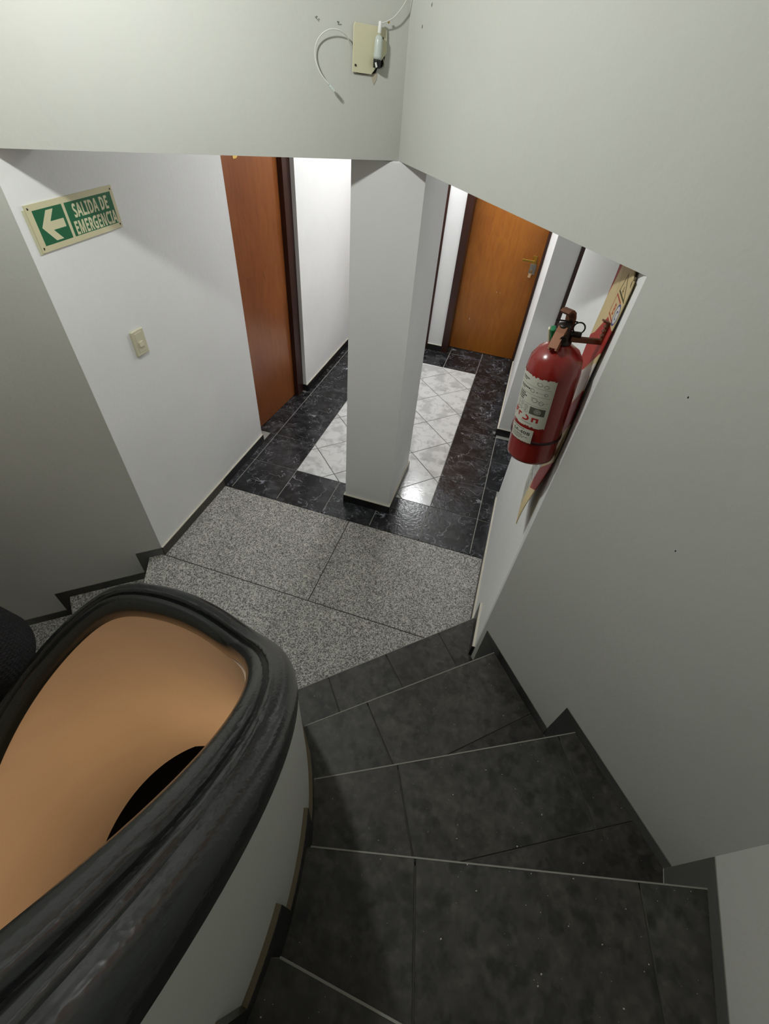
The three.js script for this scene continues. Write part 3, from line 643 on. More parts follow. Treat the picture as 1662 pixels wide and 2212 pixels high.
// ---------------------------------------------------------------- broken wall box, its plug and cable, nails
const FN = new THREE.Vector3(-U.x, 0, -U.y);       // out of the front wall, into the stairwell
const onF = (w, y, o) => { const p = uw(0, w); return [p[0] + FN.x * o, y, p[1] + FN.z * o]; };
const faceF = new THREE.Matrix4().makeBasis(new THREE.Vector3(W.x, 0, W.y), new THREE.Vector3(0, 1, 0), FN);
{
  const org = onF(-0.136, 2.10, 0);
  const b = thing('wall_box', 'broken cream cover plate over a ragged hole high on the front wall', 'wall box', org);
  const place = (g) => g.applyMatrix4(faceF);
  const S = new THREE.Shape(); // metres, relative to w = -0.136, y = 2.10
  S.moveTo(-0.060, 0.016); S.lineTo(0.006, 0.014); S.lineTo(0.050, 0.060); S.lineTo(0.058, 0.066); S.lineTo(0.054, 0.118); S.lineTo(0.046, 0.123); S.lineTo(-0.054, 0.127); S.lineTo(-0.058, 0.120); S.closePath();
  part('cover_plate', place(new THREE.ExtrudeGeometry(S, { depth: 0.003, bevelEnabled: true, bevelSize: 0.001, bevelThickness: 0.001, bevelSegments: 1 }).translate(0, 0, 0.006)), M.offWhite, b, 'cream plastic plate with a snapped lower corner');
  const Hs = new THREE.Shape(); Hs.moveTo(0.0, 0.012); Hs.lineTo(0.024, 0.018); Hs.lineTo(0.030, 0.030); Hs.lineTo(0.046, 0.032); Hs.lineTo(0.052, 0.046); Hs.lineTo(0.056, 0.066); Hs.lineTo(0.02, 0.075); Hs.lineTo(-0.04, 0.06); Hs.lineTo(-0.045, 0.013);
  part('box_hole', place(new THREE.ExtrudeGeometry(Hs, { depth: 0.004, bevelEnabled: false }).translate(0, 0, 0.0005)), M.hole, b, 'dark open box behind');
  const Ch = new THREE.Shape(); Ch.moveTo(0.010, 0.014); Ch.lineTo(0.031, 0.018); Ch.lineTo(0.029, 0.002); Ch.lineTo(0.020, -0.012); Ch.lineTo(0.013, 0.002);
  part('crumbled_plaster', place(new THREE.ExtrudeGeometry(Ch, { depth: 0.0015, bevelEnabled: false })), M.crumbled, b, 'bare chipped plaster');
  part('box_edge', place(tube([[0.046, 0.056, 0.005], [0.05, 0.046, 0.007], [0.051, 0.036, 0.006], [0.044, 0.031, 0.005]], 0.002, 20, 6)), M.steel, b);
  for (const [x, y] of [[-0.051, 0.032], [0.041, 0.1]]) part('screw', place(new THREE.CylinderGeometry(0.003, 0.003, 0.003, 10).rotateX(Math.PI / 2).translate(x, y, 0.011)), M.valve, b);
  // plug taped on the plate with the cable that runs up and away
  const p = thing('cable_plug', 'clear white taped plug with black tip hanging on the broken cover plate', 'plug', onF(-0.116, 2.15, 0.024));
  const pp = (g) => g.rotateZ(-0.06).applyMatrix4(faceF);
  part('body', pp(lathe([[0, 0.0], [0.0125, 0.0], [0.0138, 0.008], [0.0128, 0.02], [0.0135, 0.03], [0.0126, 0.042], [0.0118, 0.051], [0.0065, 0.056], [0, 0.057]], 14)), M.clear, p, 'crumpled white sleeve');
  part('boot', pp(lathe([[0, 0.060], [0.0062, 0.060], [0.0056, 0.078], [0.0048, 0.086], [0, 0.087]], 14)), M.white, p, 'white cable boot');
  part('tip', pp(lathe([[0, -0.02], [0.0118, -0.02], [0.0126, -0.002], [0.0124, 0.0], [0, 0.0]], 20)), M.blackPlastic, p, 'black tip');
  part('tip_label', pp(new THREE.BoxGeometry(0.006, 0.012, 0.001).rotateZ(0.4).translate(-0.007, -0.013, 0.0115)), M.white, p);
  const up = [[-0.118, 2.229], [-0.093, 2.236], [-0.068, 2.247], [-0.047, 2.265], [-0.031, 2.283], [-0.022, 2.30], [-0.014, 2.36], [-0.012, 2.5], [-0.012, 2.9]].map(([w, y], i) => onF(w, y, [0.024, 0.027, 0.028, 0.028, 0.028, 0.027, 0.022, 0.014, 0.01][i]));
  const c1 = thing('cable', 'thin white cable running from the plug up into the corner', 'cable', onF(-0.118, 2.229, 0));
  const o1 = c1.position; part('wire', tube(up.map((q) => [q[0] - o1.x, q[1] - o1.y, q[2] - o1.z]), 0.0018, 90, 8), M.cable, c1);
  part('clip', new THREE.SphereGeometry(0.004, 10, 8).translate(...onF(-0.081, 2.237, 0.020).map((v, i) => v - [o1.x, o1.y, o1.z][i])), M.gold, c1);
  const dn = [[-0.193, 2.160], [-0.207, 2.178], [-0.229, 2.198], [-0.254, 2.206], [-0.281, 2.204], [-0.306, 2.19], [-0.320, 2.170], [-0.324, 2.147], [-0.319, 2.122], [-0.305, 2.100], [-0.285, 2.081]].map(([w, y], i) => onF(w, y, [0.004, 0.014, 0.026, 0.03, 0.026, 0.018, 0.012, 0.010, 0.014, 0.022, 0.03][i]));
  const c2 = thing('cable', 'looped white cable hanging loose left of the broken cover plate', 'cable', onF(-0.193, 2.16, 0));
  const o2 = c2.position, rel = (q) => [q[0] - o2.x, q[1] - o2.y, q[2] - o2.z];
  part('wire', tube(dn.map(rel), 0.0018, 90, 8), M.cable, c2);
  const e1 = rel(onF(-0.284, 2.080, 0.031)), e2 = rel(onF(-0.268, 2.066, 0.037));
  part('connector', tube([e1, [(e1[0] + e2[0]) / 2, (e1[1] + e2[1]) / 2, (e1[2] + e2[2]) / 2], e2], 0.0048, 4, 8), M.clear, c2, 'clear plug end');
  const nl = [['small bent nail left of the other nail on the front wall', onF(-0.317, 2.224, 0), 0.5], ['small bent nail nearer the broken plate on the front wall', onF(-0.244, 2.219, 0), -0.9]];
  for (const [l, q, r] of nl) { const n = thing('nail', l, 'nail', q); part('shank', new THREE.CylinderGeometry(0.0010, 0.0010, 0.010, 6).rotateX(Math.PI / 2 + r * 0.6).translate(0, 0.002, 0.006).applyMatrix4(faceF), M.valve, n); part('head', new THREE.CylinderGeometry(0.0017, 0.0017, 0.001, 8).rotateX(1.2).translate(r * 0.004, 0.004, 0.0095).applyMatrix4(faceF), M.valve, n); }
  const RNrm = new THREE.Vector3(-W.x, 0, -W.y);
  const onR = (u, y, o) => { const q = uw(u, 0); return [q[0] + RNrm.x * o, y, q[1] + RNrm.z * o]; };
  for (const [l, u, y] of [['upper small nail hole mark on the right wall near the corner', -0.158, 2.277], ['lower small nail hole mark on the right wall near the corner', -0.104, 2.233], ['tiny dark speck in the middle of the bare right wall', -1.495, 1.73], ['tiny dark speck low on the bare right wall', -1.661, 1.444]]) { const n = thing('nail_hole', l, 'nail hole', onR(u, y, 0)); part('pit', new THREE.SphereGeometry(0.0028, 8, 6).scale(0.5, y > 2 ? 1.7 : 0.8, 0.5), M.hole, n); }
}
// ---------------------------------------------------------------- sign board behind the extinguisher
{
  const n = 40, m = 12, Y0 = 1.09, Y1 = 1.88, SW = 0.205;
  const offs = (y, s) => { const curl = 0.030 * Math.pow(sst(1.40, Y0, y), 1.3) * (1 - s * 0.75); const wav = 0.003 * Math.sin(y * 16 + 0.6) + 0.004 * s * Math.sin(y * 7); return 0.008 + curl + wav + 0.006 * s; };
  const front = new THREE.BufferGeometry(), pos = [], uv = [], idx = [];
  for (const side of [0, 0.003]) for (let i = 0; i <= n; i++) for (let j = 0; j <= m; j++) {
    const s = j / m; let y = Y0 + (Y1 - Y0) * i / n; if (i === n) y -= 0.02 * (s < 0.15 ? 1 : 0); if (i === 0) y += 0.02 * s;
    pos.push(XE - offs(y, s) + side - 0.003, y, -1.128 - SW * s); uv.push(1 - s, i / n);
  }
  const st = (n + 1) * (m + 1);
  for (let i = 0; i < n; i++) for (let j = 0; j < m; j++) { const a = i * (m + 1) + j, b = a + m + 1; idx.push(a, a + 1, b, b, a + 1, b + 1, st + a, st + b, st + a + 1, st + b, st + b + 1, st + a + 1); }
  for (let i = 0; i < n; i++) for (const j of [0, m]) { const a = i * (m + 1) + j, b = a + m + 1; idx.push(a, b, st + a, b, st + b, st + a); }
  for (let j = 0; j < m; j++) for (const i of [0, n]) { const a = i * (m + 1) + j, b = a + 1; idx.push(a, b, st + a, b, st + b, st + a); }
  front.setAttribute('position', new THREE.Float32BufferAttribute(pos, 3)); front.setAttribute('uv', new THREE.Float32BufferAttribute(uv, 2)); front.setIndex(idx); front.computeVertexNormals();
  const w = 410, h = 1580, X = (s) => (1 - s / SW) * w, Yp = (y) => (1 - (y - Y0) / (Y1 - Y0)) * h;
  const t = canvasTex(w, h, (x) => {
    const poly = (pts, c) => { x.fillStyle = c; x.beginPath(); pts.forEach(([s, y], i) => (i ? x.lineTo(X(s), Yp(y)) : x.moveTo(X(s), Yp(y)))); x.closePath(); x.fill(); };
    x.fillStyle = '#cbb88a'; x.fillRect(0, 0, w, h);
    x.strokeStyle = '#7a5a36'; x.lineWidth = 3; x.beginPath(); x.moveTo(X(0.150), Yp(1.87)); x.lineTo(X(0.095), Yp(1.75)); x.stroke();
    const red = '#a02a22', red2 = '#8e1d1d';
    poly([[0.158, 1.88], [0.205, 1.88], [0.205, 1.765]], red);
    poly([[0.09, 1.755], [0, 1.755], [0, 1.700], [0.023, 1.678], [0.116, 1.60], [0.205, 1.55], [0.205, 1.665], [0.162, 1.688]], red);
    poly([[0, 1.60], [0, 1.50], [0.073, 1.404], [0.205, 1.28], [0.205, 1.40]], red2);
    poly([[0, 1.365], [0.1, 1.262], [0.07, 1.20], [0, 1.25]], '#9a3a38');
    poly([[0, 1.675], [0.205, 1.545], [0.205, 1.41], [0, 1.605]], '#d4cdc6');
    // fire class marks: triangle, square, circle
    x.lineJoin = 'miter'; x.strokeStyle = '#454018'; x.lineWidth = 9; x.beginPath(); x.moveTo(X(0.072), Yp(1.856)); x.lineTo(X(0.092), Yp(1.815)); x.lineTo(X(0.012), Yp(1.815)); x.closePath(); x.stroke();
    x.fillStyle = '#454018'; x.font = 'bold 44px sans-serif'; x.textAlign = 'center'; x.fillText('A', X(0.058), Yp(1.818));
    x.strokeStyle = '#a8452c'; x.lineWidth = 9; x.strokeRect(X(0.10), Yp(1.805), X(0.035) - X(0.10), Yp(1.762) - Yp(1.805));
    x.fillStyle = '#a8452c'; x.font = 'bold 70px sans-serif'; x.fillText('B', X(0.067), Yp(1.768));
    x.strokeStyle = '#4a4a86'; x.lineWidth = 9; x.fillStyle = '#c9c8c4'; x.beginPath(); x.arc(X(0.024), Yp(1.782), 42, 0, 7); x.fill(); x.stroke();
    x.fillStyle = '#33406a'; x.font = 'bold 56px sans-serif'; x.fillText('C', X(0.024), Yp(1.782) + 20);
    // instruction panel with outline drawings
    x.fillStyle = '#b9b9b2'; x.fillRect(X(0.2), Yp(1.30), X(0.085) - X(0.2), Yp(1.115) - Yp(1.30));
    x.strokeStyle = '#3a3a36'; x.lineWidth = 5; x.strokeRect(X(0.2), Yp(1.30), X(0.085) - X(0.2), Yp(1.115) - Yp(1.30));
    x.lineWidth = 3; for (let i = 0; i < 7; i++) { x.beginPath(); for (let k = 0; k < 12; k++) x.lineTo(X(0.19 - 0.1 * R0()), Yp(1.29 - i * 0.024 - 0.022 * R0())); x.stroke(); }
    for (let i = 0; i < 1500; i++) { x.fillStyle = `rgba(70,50,25,${0.06 * R0()})`; x.fillRect(R0() * w, R0() * h, 2 + 6 * R0(), 2 + 10 * R0()); }
  });
  const b = thing('sign_board', 'warped cream sign board with red diagonal stripes behind the fire extinguisher', 'sign');
  const o = [XE, 1.09, -1.23]; b.position.set(...o); front.translate(-o[0], -o[1], -o[2]);
  part('board', front, std({ map: t, roughness: 0.5 }), b);
  part('top_mount', tube([[-0.006, 0.77, 0.08], [-0.004, 0.775, 0.086], [-0.008, 0.765, 0.092], [-0.003, 0.745, 0.096]], 0.0025, 12, 6), M.plasterEdge, b, 'torn brown mounting tape');
}
// ---------------------------------------------------------------- wall hook and fire extinguisher
{
  const hk = thing('wall_hook', 'rusty metal bracket on the wall that holds the red fire extinguisher', 'bracket', [0.221, 1.715, -1.165]);
  hk.rotation.y = 0.25;
  part('plate', rbox(0.006, 0.052, 0.014, 0.002).translate(0, 0.02, 0), M.rust, hk);
  part('arm', rbox(0.078, 0.013, 0.012, 0.003).translate(-0.036, -0.002, 0), M.rust, hk);
  part('lip', rbox(0.016, 0.004, 0.014, 0.0015).rotateZ(-0.25).translate(-0.008, 0.046, 0), M.rust, hk);
  const teeth = []; for (let i = 0; i < 3; i++) teeth.push(rbox(0.006, 0.006, 0.013, 0.002).translate(-0.004, 0.012 + i * 0.011, 0)); part('tooth', merged(teeth), M.rust, hk);

  const R = 0.068, e = thing('fire_extinguisher', 'red fire extinguisher with worn white labels hung on the wall by the stairs', 'fire extinguisher', [0.158, 1.368, -1.15]);
  const H = 0.272;
  part('cylinder', lathe([[0, 0.004], [0.05, 0.004], [0.056, 0], [R - 0.001, 0.004], [R, 0.012], [R, 0.074], [R, 0.08], [R, H - 0.01], [R - 0.001, H], [R * 0.93, H + 0.022], [R * 0.75, H + 0.041], [R * 0.5, H + 0.053], [0.026, H + 0.058], [0.024, H + 0.06], [0, H + 0.06]], 56), M.red, e, 'red painted steel body');
  part('seam_band', lathe([[R + 0.0003, 0.0715], [R + 0.003, 0.073], [R + 0.003, 0.079], [R + 0.0003, 0.0805]], 56), std({ color: 0x2a0b0a, roughness: 0.5 }), e, 'dark rubber band round the foot');
  // wrap of a print round the body: angle 0 looks to -x, towards +z grows
  const wrap = (a0, a1, y0, y1, rr) => { const g = new THREE.CylinderGeometry(rr, rr, y1 - y0, 30, 1, true, 0, a1 - a0); g.rotateY(a0).translate(0, (y0 + y1) / 2, 0); return g; };
  const label = canvasTex(640, 1000, (x, w, h) => {
    x.fillStyle = '#c9c9bd'; x.fillRect(0, 0, w, h);
    const words = (X0, Y, n, hh) => { let q = X0; for (let i = 0; i < n; i++) { const l = 14 + 20 * R0(); x.fillRect(q, Y, l, hh); q += l + 6; } };
    x.fillStyle = '#1c1c18'; words(60, 85, 6, 24); words(60, 122, 4, 18); words(60, 245, 7, 24); words(60, 282, 4, 18);
    x.strokeStyle = '#55544c'; x.lineWidth = 5; for (const Y of [190, 345, 545]) { x.beginPath(); x.moveTo(40, Y); x.lineTo(600, Y); x.stroke(); }
    x.lineWidth = 4; x.strokeStyle = '#3d3b35';
    const doodle = (cx, cy, r) => { x.beginPath(); for (let i = 0; i < 14; i++) { const t = i * 0.9; x.lineTo(cx + r * Math.cos(t) * (0.5 + 0.5 * R0()), cy + r * Math.sin(t) * (0.5 + 0.5 * R0())); } x.stroke(); };
    doodle(420, 110, 48); doodle(520, 130, 42); doodle(330, 270, 46); doodle(540, 280, 34); x.beginPath(); x.moveTo(400, 275); x.lineTo(505, 275); x.stroke(); x.beginPath(); x.moveTo(412, 262); x.lineTo(392, 275); x.lineTo(412, 288); x.fill();
    x.fillStyle = '#1e1d1a'; words(56, 370, 6, 26); words(56, 410, 6, 26); words(56, 450, 5, 26); words(56, 492, 5, 26); doodle(400, 430, 60); doodle(500, 460, 50);
    x.beginPath(); x.moveTo(330, 400); x.bezierCurveTo(420, 360, 480, 520, 590, 440); x.stroke();
    x.fillStyle = '#55544c'; x.fillRect(360, 575, 230, 150); x.fillStyle = '#c9c9bd';
    for (const [cx, cy] of [[110, 605], [200, 600], [290, 610], [110, 690], [190, 690]]) { x.beginPath(); x.arc(cx, cy, 36, 0, 7); x.stroke(); doodle(cx, cy, 26); }
    x.fillStyle = '#1e1d1a'; x.font = 'bold 84px sans-serif'; x.textAlign = 'center'; x.beginPath(); x.arc(290, 695, 42, 0, 7); x.stroke(); x.font = 'bold 60px sans-serif'; x.fillText('C', 290, 716);
    x.fillStyle = '#9c9b92'; x.beginPath(); x.arc(480, 650, 52, 0, 7); x.fill(); doodle(480, 650, 48);
    // red lettering, worn and half lost
    x.strokeStyle = '#a5231f'; x.lineWidth = 32; x.lineCap = 'butt';
    x.beginPath(); x.moveTo(60, 860); x.lineTo(60, 760); x.lineTo(150, 760); x.moveTo(60, 810); x.lineTo(130, 810); x.stroke();
    x.beginPath(); x.moveTo(180, 870); x.lineTo(180, 790); x.lineTo(240, 790); x.stroke();
    x.beginPath(); x.arc(320, 830, 46, -1.6, 1.6); x.lineTo(270, 876); x.stroke();
    x.beginPath(); x.moveTo(440, 880); x.lineTo(440, 800); x.lineTo(510, 800); x.lineTo(510, 880); x.stroke();
    x.fillStyle = '#3a3934'; words(250, 920, 7, 10);
    // flaked edges: red body shows
    x.fillStyle = '#8f1c19'; for (let i = 0; i < 26; i++) { const a = R0(); x.beginPath(); x.arc(a * w, R0() < 0.6 ? h - 6 * R0() : 4, 4 + 16 * R0(), 0, 7); x.fill(); }
    for (let i = 0; i < 14; i++) { x.beginPath(); x.arc(20 + 110 * R0(), 720 + 260 * R0(), 3 + 12 * R0(), 0, 7); x.fill(); }
  });
  const small = canvasTex(420, 340, (x, w, h) => {
    x.fillStyle = '#c6c6ba'; x.fillRect(0, 0, w, h); x.fillStyle = '#22221e';
    const bars = (Y, n, hh) => { let q = 24; for (let i = 0; i < n; i++) { const l = 22 + 30 * R0(); x.fillRect(q, Y, l, hh); q += l + 8; } };
    bars(24, 6, 15); x.font = 'bold 104px sans-serif'; x.textAlign = 'center'; x.fillText('6A-40B', w / 2, 152); bars(180, 6, 14); bars(212, 7, 12); bars(244, 6, 12); bars(276, 5, 12);
    x.fillStyle = '#8f1c19'; for (let i = 0; i < 14; i++) { x.beginPath(); x.arc(R0() * w, h - 4 * R0(), 3 + 9 * R0(), 0, 7); x.fill(); }
  });
  // the prints face the stairs: CylinderGeometry's theta 0 is +z, theta grows towards +x
  part('label', wrap(-1.5, 0.2, 0.122, 0.262, R + 0.0007), std({ map: label, roughness: 0.5 }), e, 'white instruction label, flaked at the edges');
  part('label', wrap(-1.18, -0.16, 0.074, 0.116, R + 0.0034), std({ map: small, roughness: 0.5 }), e, 'small white rating label reading 6A-40B');
  part('label_scrap', merged([wrap(-1.9, -1.74, 0.06, 0.09, R + 0.0026), wrap(-1.95, -1.72, 0.14, 0.25, R + 0.0007)]), std({ color: 0xc9c9bd, roughness: 0.6 }), e);
  const v = part('valve', merged([lathe([[0, H + 0.056], [0.024, H + 0.056], [0.025, H + 0.066], [0.018, H + 0.07], [0.0165, H + 0.094], [0.019, H + 0.10], [0.015, H + 0.108], [0, H + 0.11]], 24), new THREE.CylinderGeometry(0.008, 0.009, 0.03, 14).rotateX(Math.PI / 2).translate(0, H + 0.08, 0.022), new THREE.CylinderGeometry(0.007, 0.007, 0.034, 14).rotateZ(Math.PI / 2).translate(0.024, H + 0.083, 0)]), M.valve, e, 'dark metal valve');
  part('gauge', rbox(0.012, 0.034, 0.022, 0.003).rotateZ(0.25).rotateX(0.2).translate(-0.022, H + 0.076, -0.006), M.green, v, 'green tag and seal on the neck');
  part('gauge_rim', rbox(0.006, 0.036, 0.018, 0.0028).rotateZ(0.2).translate(-0.031, H + 0.07, -0.012), M.offWhite, v, 'crumpled pale tag');
  const grip = (gm) => gm.rotateY(-0.75);
  const bend = (pts, w, t) => { const sh = new THREE.Shape(); const n = pts.length; pts.forEach((p, i) => { const a = pts[Math.max(0, i - 1)], c = pts[Math.min(n - 1, i + 1)], l = Math.hypot(c[0] - a[0], c[1] - a[1]); const q = [p[0] - (c[1] - a[1]) / l * t / 2, p[1] + (c[0] - a[0]) / l * t / 2]; i ? sh.lineTo(...q) : sh.moveTo(...q); }); for (let i = n - 1; i >= 0; i--) { const a = pts[Math.max(0, i - 1)], c = pts[Math.min(n - 1, i + 1)], p = pts[i], l = Math.hypot(c[0] - a[0], c[1] - a[1]); sh.lineTo(p[0] + (c[1] - a[1]) / l * t / 2, p[1] - (c[0] - a[0]) / l * t / 2); } return new THREE.ExtrudeGeometry(sh, { depth: w, bevelEnabled: true, bevelSize: 0.0008, bevelThickness: 0.0008, bevelSegments: 1 }).translate(0, 0, -w / 2).rotateY(-Math.PI / 2); };
  // strips bent in their own plane: along the grip, height
  part('lever', grip(bend([[-0.010, H + 0.092], [-0.012, H + 0.106], [-0.011, H + 0.120], [-0.007, H + 0.131], [0.001, H + 0.137], [0.01, H + 0.137], [0.015, H + 0.133]], 0.026, 0.005)), M.rust, e, 'dark red brown squeeze lever');
  part('lower_lever', (merged([bend([[0.004, H + 0.104], [0.014, H + 0.10], [0.025, H + 0.09], [0.037, H + 0.077], [0.048, H + 0.062]], 0.022, 0.004), bend([[0.012, H + 0.094], [0.024, H + 0.083], [0.035, H + 0.071], [0.046, H + 0.056]], 0.004, 0.012).translate(0.009, 0, 0), bend([[0.012, H + 0.094], [0.024, H + 0.083], [0.035, H + 0.071], [0.046, H + 0.056]], 0.004, 0.012).translate(-0.009, 0, 0)]).rotateY(-0.4)), M.copperBrown, e, 'brown carrying handle pointing down');
  part('pin', merged([new THREE.CylinderGeometry(0.0018, 0.0018, 0.05, 8).rotateZ(Math.PI / 2).translate(0, H + 0.112, 0), new THREE.TorusGeometry(0.013, 0.0018, 8, 28).translate(0.031, H + 0.1, 0.004)]), M.valve, e, 'safety pin ring');
  e.rotation.z = 0.08; e.rotation.x = 0.0;
}

// ---------------------------------------------------------------- crumbs on the treads, shoe at the bottom edge
{
  const g = new THREE.IcosahedronGeometry(1, 0), list = [], r = rng(91);
  for (let k = 1; k <= 5; k++) {
    const poly = treadPoly(k), n = [0, 26, 40, 60, 70, 24][k];
    const bx = poly.reduce((b, p) => [Math.min(b[0], p[0]), Math.max(b[1], p[0]), Math.min(b[2], p[1]), Math.max(b[3], p[1])], [9, -9, 9, -9]);
    const inside = (x, z) => { let c = false; for (let i = 0, j = poly.length - 1; i < poly.length; j = i++) { const a = poly[i], b = poly[j]; if ((a[1] > z) !== (b[1] > z) && x < (b[0] - a[0]) * (z - a[1]) / (b[1] - a[1]) + a[0]) c = !c; } return c; };
    for (let i = 0, tr = 0; i < n && tr < 4000; tr++) { const x = bx[0] + (bx[1] - bx[0]) * r(), z = bx[2] + (bx[3] - bx[2]) * r(); if (!inside(x, z)) continue; const s = 0.0006 + 0.0016 * Math.pow(r(), 3); list.push([x, STEP_H[k] + s * 0.4, z, s, r() * 6]); i++; }
  }
  const im = new THREE.InstancedMesh(g, M.crumb, list.length), mt = new THREE.Matrix4(), q = new THREE.Quaternion();
  list.forEach(([x, y, z, s, a], i) => { q.setFromEuler(new THREE.Euler(a, a * 2, 0)); mt.compose(new THREE.Vector3(x, y, z), q, new THREE.Vector3(s * 1.3, s * 0.7, s)); im.setMatrixAt(i, mt); });
  im.name = numbered('plaster_crumbs'); im.userData = { label: 'tiny pale plaster crumbs scattered over the dark treads', category: 'crumbs', kind: 'stuff' }; im.castShadow = im.receiveShadow = true; scene.add(im);
}


// ---------------------------------------------------------------- person on the descending flight
function blob(caps, c, half, res, k = 0.02) {    // caps: [ax, ay, az, ra, bx, by, bz, rb]; smooth union meshed by marching cubes
  const mc = new MarchingCubes(res, new THREE.MeshStandardMaterial(), false, false, 120000); mc.isolation = 0;
  const n = mc.size, hs = n / 2;
  for (let z = 0; z < n; z++) for (let y = 0; y < n; y++) for (let x = 0; x < n; x++) {
    const px = c[0] + (x - hs) / hs * half, py = c[1] + (y - hs) / hs * half, pz = c[2] + (z - hs) / hs * half; let d = 1e3;
    for (const q of caps) {
      const bx = q[4] - q[0], by = q[5] - q[1], bz = q[6] - q[2], ll = bx * bx + by * by + bz * bz || 1e-9;
      const t = clamp(((px - q[0]) * bx + (py - q[1]) * by + (pz - q[2]) * bz) / ll), dx = px - q[0] - bx * t, dy = py - q[1] - by * t, dz = pz - q[2] - bz * t;
      const e = Math.sqrt(dx * dx + dy * dy + dz * dz) - (q[3] + (q[7] - q[3]) * t);
      const h = Math.max(k - Math.abs(d - e), 0) / k; d = Math.min(d, e) - h * h * k * 0.25;
    }
    mc.field[x + y * n + z * n * n] = -d;
  }
  mc.update(); const cnt = mc.count, p = mc.positionArray.slice(0, cnt * 3), nn = mc.normalArray.slice(0, cnt * 3), uv = new Float32Array(cnt * 2);
  for (let i = 0; i < cnt; i++) { for (let a = 0; a < 3; a++) p[i * 3 + a] = c[a] + p[i * 3 + a] * half; uv[i * 2] = Math.atan2(p[i * 3 + 2] - c[2], p[i * 3] - c[0]) * 0.16; uv[i * 2 + 1] = p[i * 3 + 1]; }
  const g = new THREE.BufferGeometry(); g.setAttribute('position', new THREE.BufferAttribute(p, 3)); g.setAttribute('normal', new THREE.BufferAttribute(nn, 3)); g.setAttribute('uv', new THREE.BufferAttribute(uv, 2)); return g;
}
{
  const q = ring(-28, 1.13), e1 = ring(-34, 1.13);
  const p = thing('person', 'person in a thick black knitted sweater on the descending granite stairs at left', 'person', [q[0], -0.51, q[1]]);
  p.rotation.y = Math.atan2(e1[0] - q[0], e1[1] - q[1]);       // local +z looks down the stairs
  // body: legs, neck, head with face, hands
  const body = [
    [0.09, 0.86, 0, 0.085, 0.095, 0.46, 0.03, 0.058], [0.095, 0.46, 0.03, 0.058, 0.095, 0.09, -0.01, 0.04], [-0.09, 0.86, 0, 0.085, -0.095, 0.42, 0.12, 0.058], [-0.095, 0.42, 0.12, 0.058, -0.095, -0.06, 0.16, 0.04],
    [0, 0.9, 0, 0.13, 0, 1.25, -0.01, 0.125], [0, 1.25, -0.01, 0.12, 0, 1.36, 0, 0.1], [0, 1.36, 0, 0.055, 0, 1.47, 0.02, 0.052], [0.0, 1.34, 0, 0.07, 0.17, 1.32, 0, 0.055], [0.0, 1.34, 0, 0.07, -0.17, 1.32, 0, 0.055],
    [0.18, 1.31, 0, 0.05, 0.25, 1.05, -0.06, 0.042], [0.25, 1.05, -0.06, 0.04, 0.24, 0.84, 0.06, 0.028], [-0.18, 1.31, 0, 0.05, -0.25, 1.05, -0.06, 0.042], [-0.25, 1.05, -0.06, 0.04, -0.24, 0.84, 0.06, 0.028],
  ];
  const gb = blob(body, [0, 0.72, 0.02], 0.86, 96, 0.03);
  const head = blob([[0, 1.55, 0.0, 0.088, 0, 1.57, -0.02, 0.092], [0, 1.50, 0.04, 0.06, 0, 1.47, 0.06, 0.04], [0, 1.555, 0.098, 0.012, 0, 1.525, 0.112, 0.015], [-0.022, 1.493, 0.088, 0.009, 0.022, 1.493, 0.088, 0.009], [0.088, 1.55, -0.01, 0.012, 0.09, 1.52, -0.008, 0.012], [-0.088, 1.55, -0.01, 0.012, -0.09, 1.52, -0.008, 0.012], [0.034, 1.57, 0.078, 0.014, 0.034, 1.57, 0.08, 0.014], [-0.034, 1.57, 0.078, 0.014, -0.034, 1.57, 0.08, 0.014], [0, 1.36, 0, 0.052, 0, 1.48, 0.015, 0.05]], [0, 1.52, 0.02], 0.19, 64, 0.02);
  const hand = (s) => {
    const c = []; const W0 = [s * 0.24, 0.84, 0.06];
    const kx = [0.024, 0.008, -0.008, -0.022], L = [0.034, 0.038, 0.035, 0.028];
    c.push([W0[0], W0[1], W0[2], 0.026, W0[0], W0[1] - 0.03, W0[2] + 0.006, 0.024]);
    kx.forEach((x, i) => { const b = [W0[0], W0[1] - 0.085, W0[2] + 0.008 + x]; c.push([W0[0], W0[1] - 0.03, W0[2] + 0.006 + x * 0.7, 0.014, ...b, 0.0105]); const m = [b[0] - s * 0.006, b[1] - L[i], b[2]], t = [b[0] - s * 0.026, b[1] - L[i] * 1.7, b[2]]; c.push([...b, 0.0095, ...m, 0.0085], [...m, 0.0085, ...t, 0.007]); });
    const tb = [W0[0] - s * 0.01, W0[1] - 0.035, W0[2] + 0.028]; c.push([...tb, 0.014, tb[0] - s * 0.006, tb[1] - 0.03, tb[2] + 0.022, 0.0105], [tb[0] - s * 0.006, tb[1] - 0.03, tb[2] + 0.022, 0.0105, tb[0] - s * 0.016, tb[1] - 0.056, tb[2] + 0.026, 0.008]);
    return blob(c, [W0[0], W0[1] - 0.06, W0[2] + 0.01], 0.1, 64, 0.006);
  };
  part('body', merged([gb, head, hand(1), hand(-1)]), M.skin, p);
  part('hair', blob([[0, 1.60, -0.02, 0.092, 0, 1.56, -0.05, 0.094], [0, 1.56, -0.06, 0.08, 0, 1.42, -0.07, 0.06]], [0, 1.53, -0.03], 0.2, 48, 0.02), M.hair, p, 'black hair');
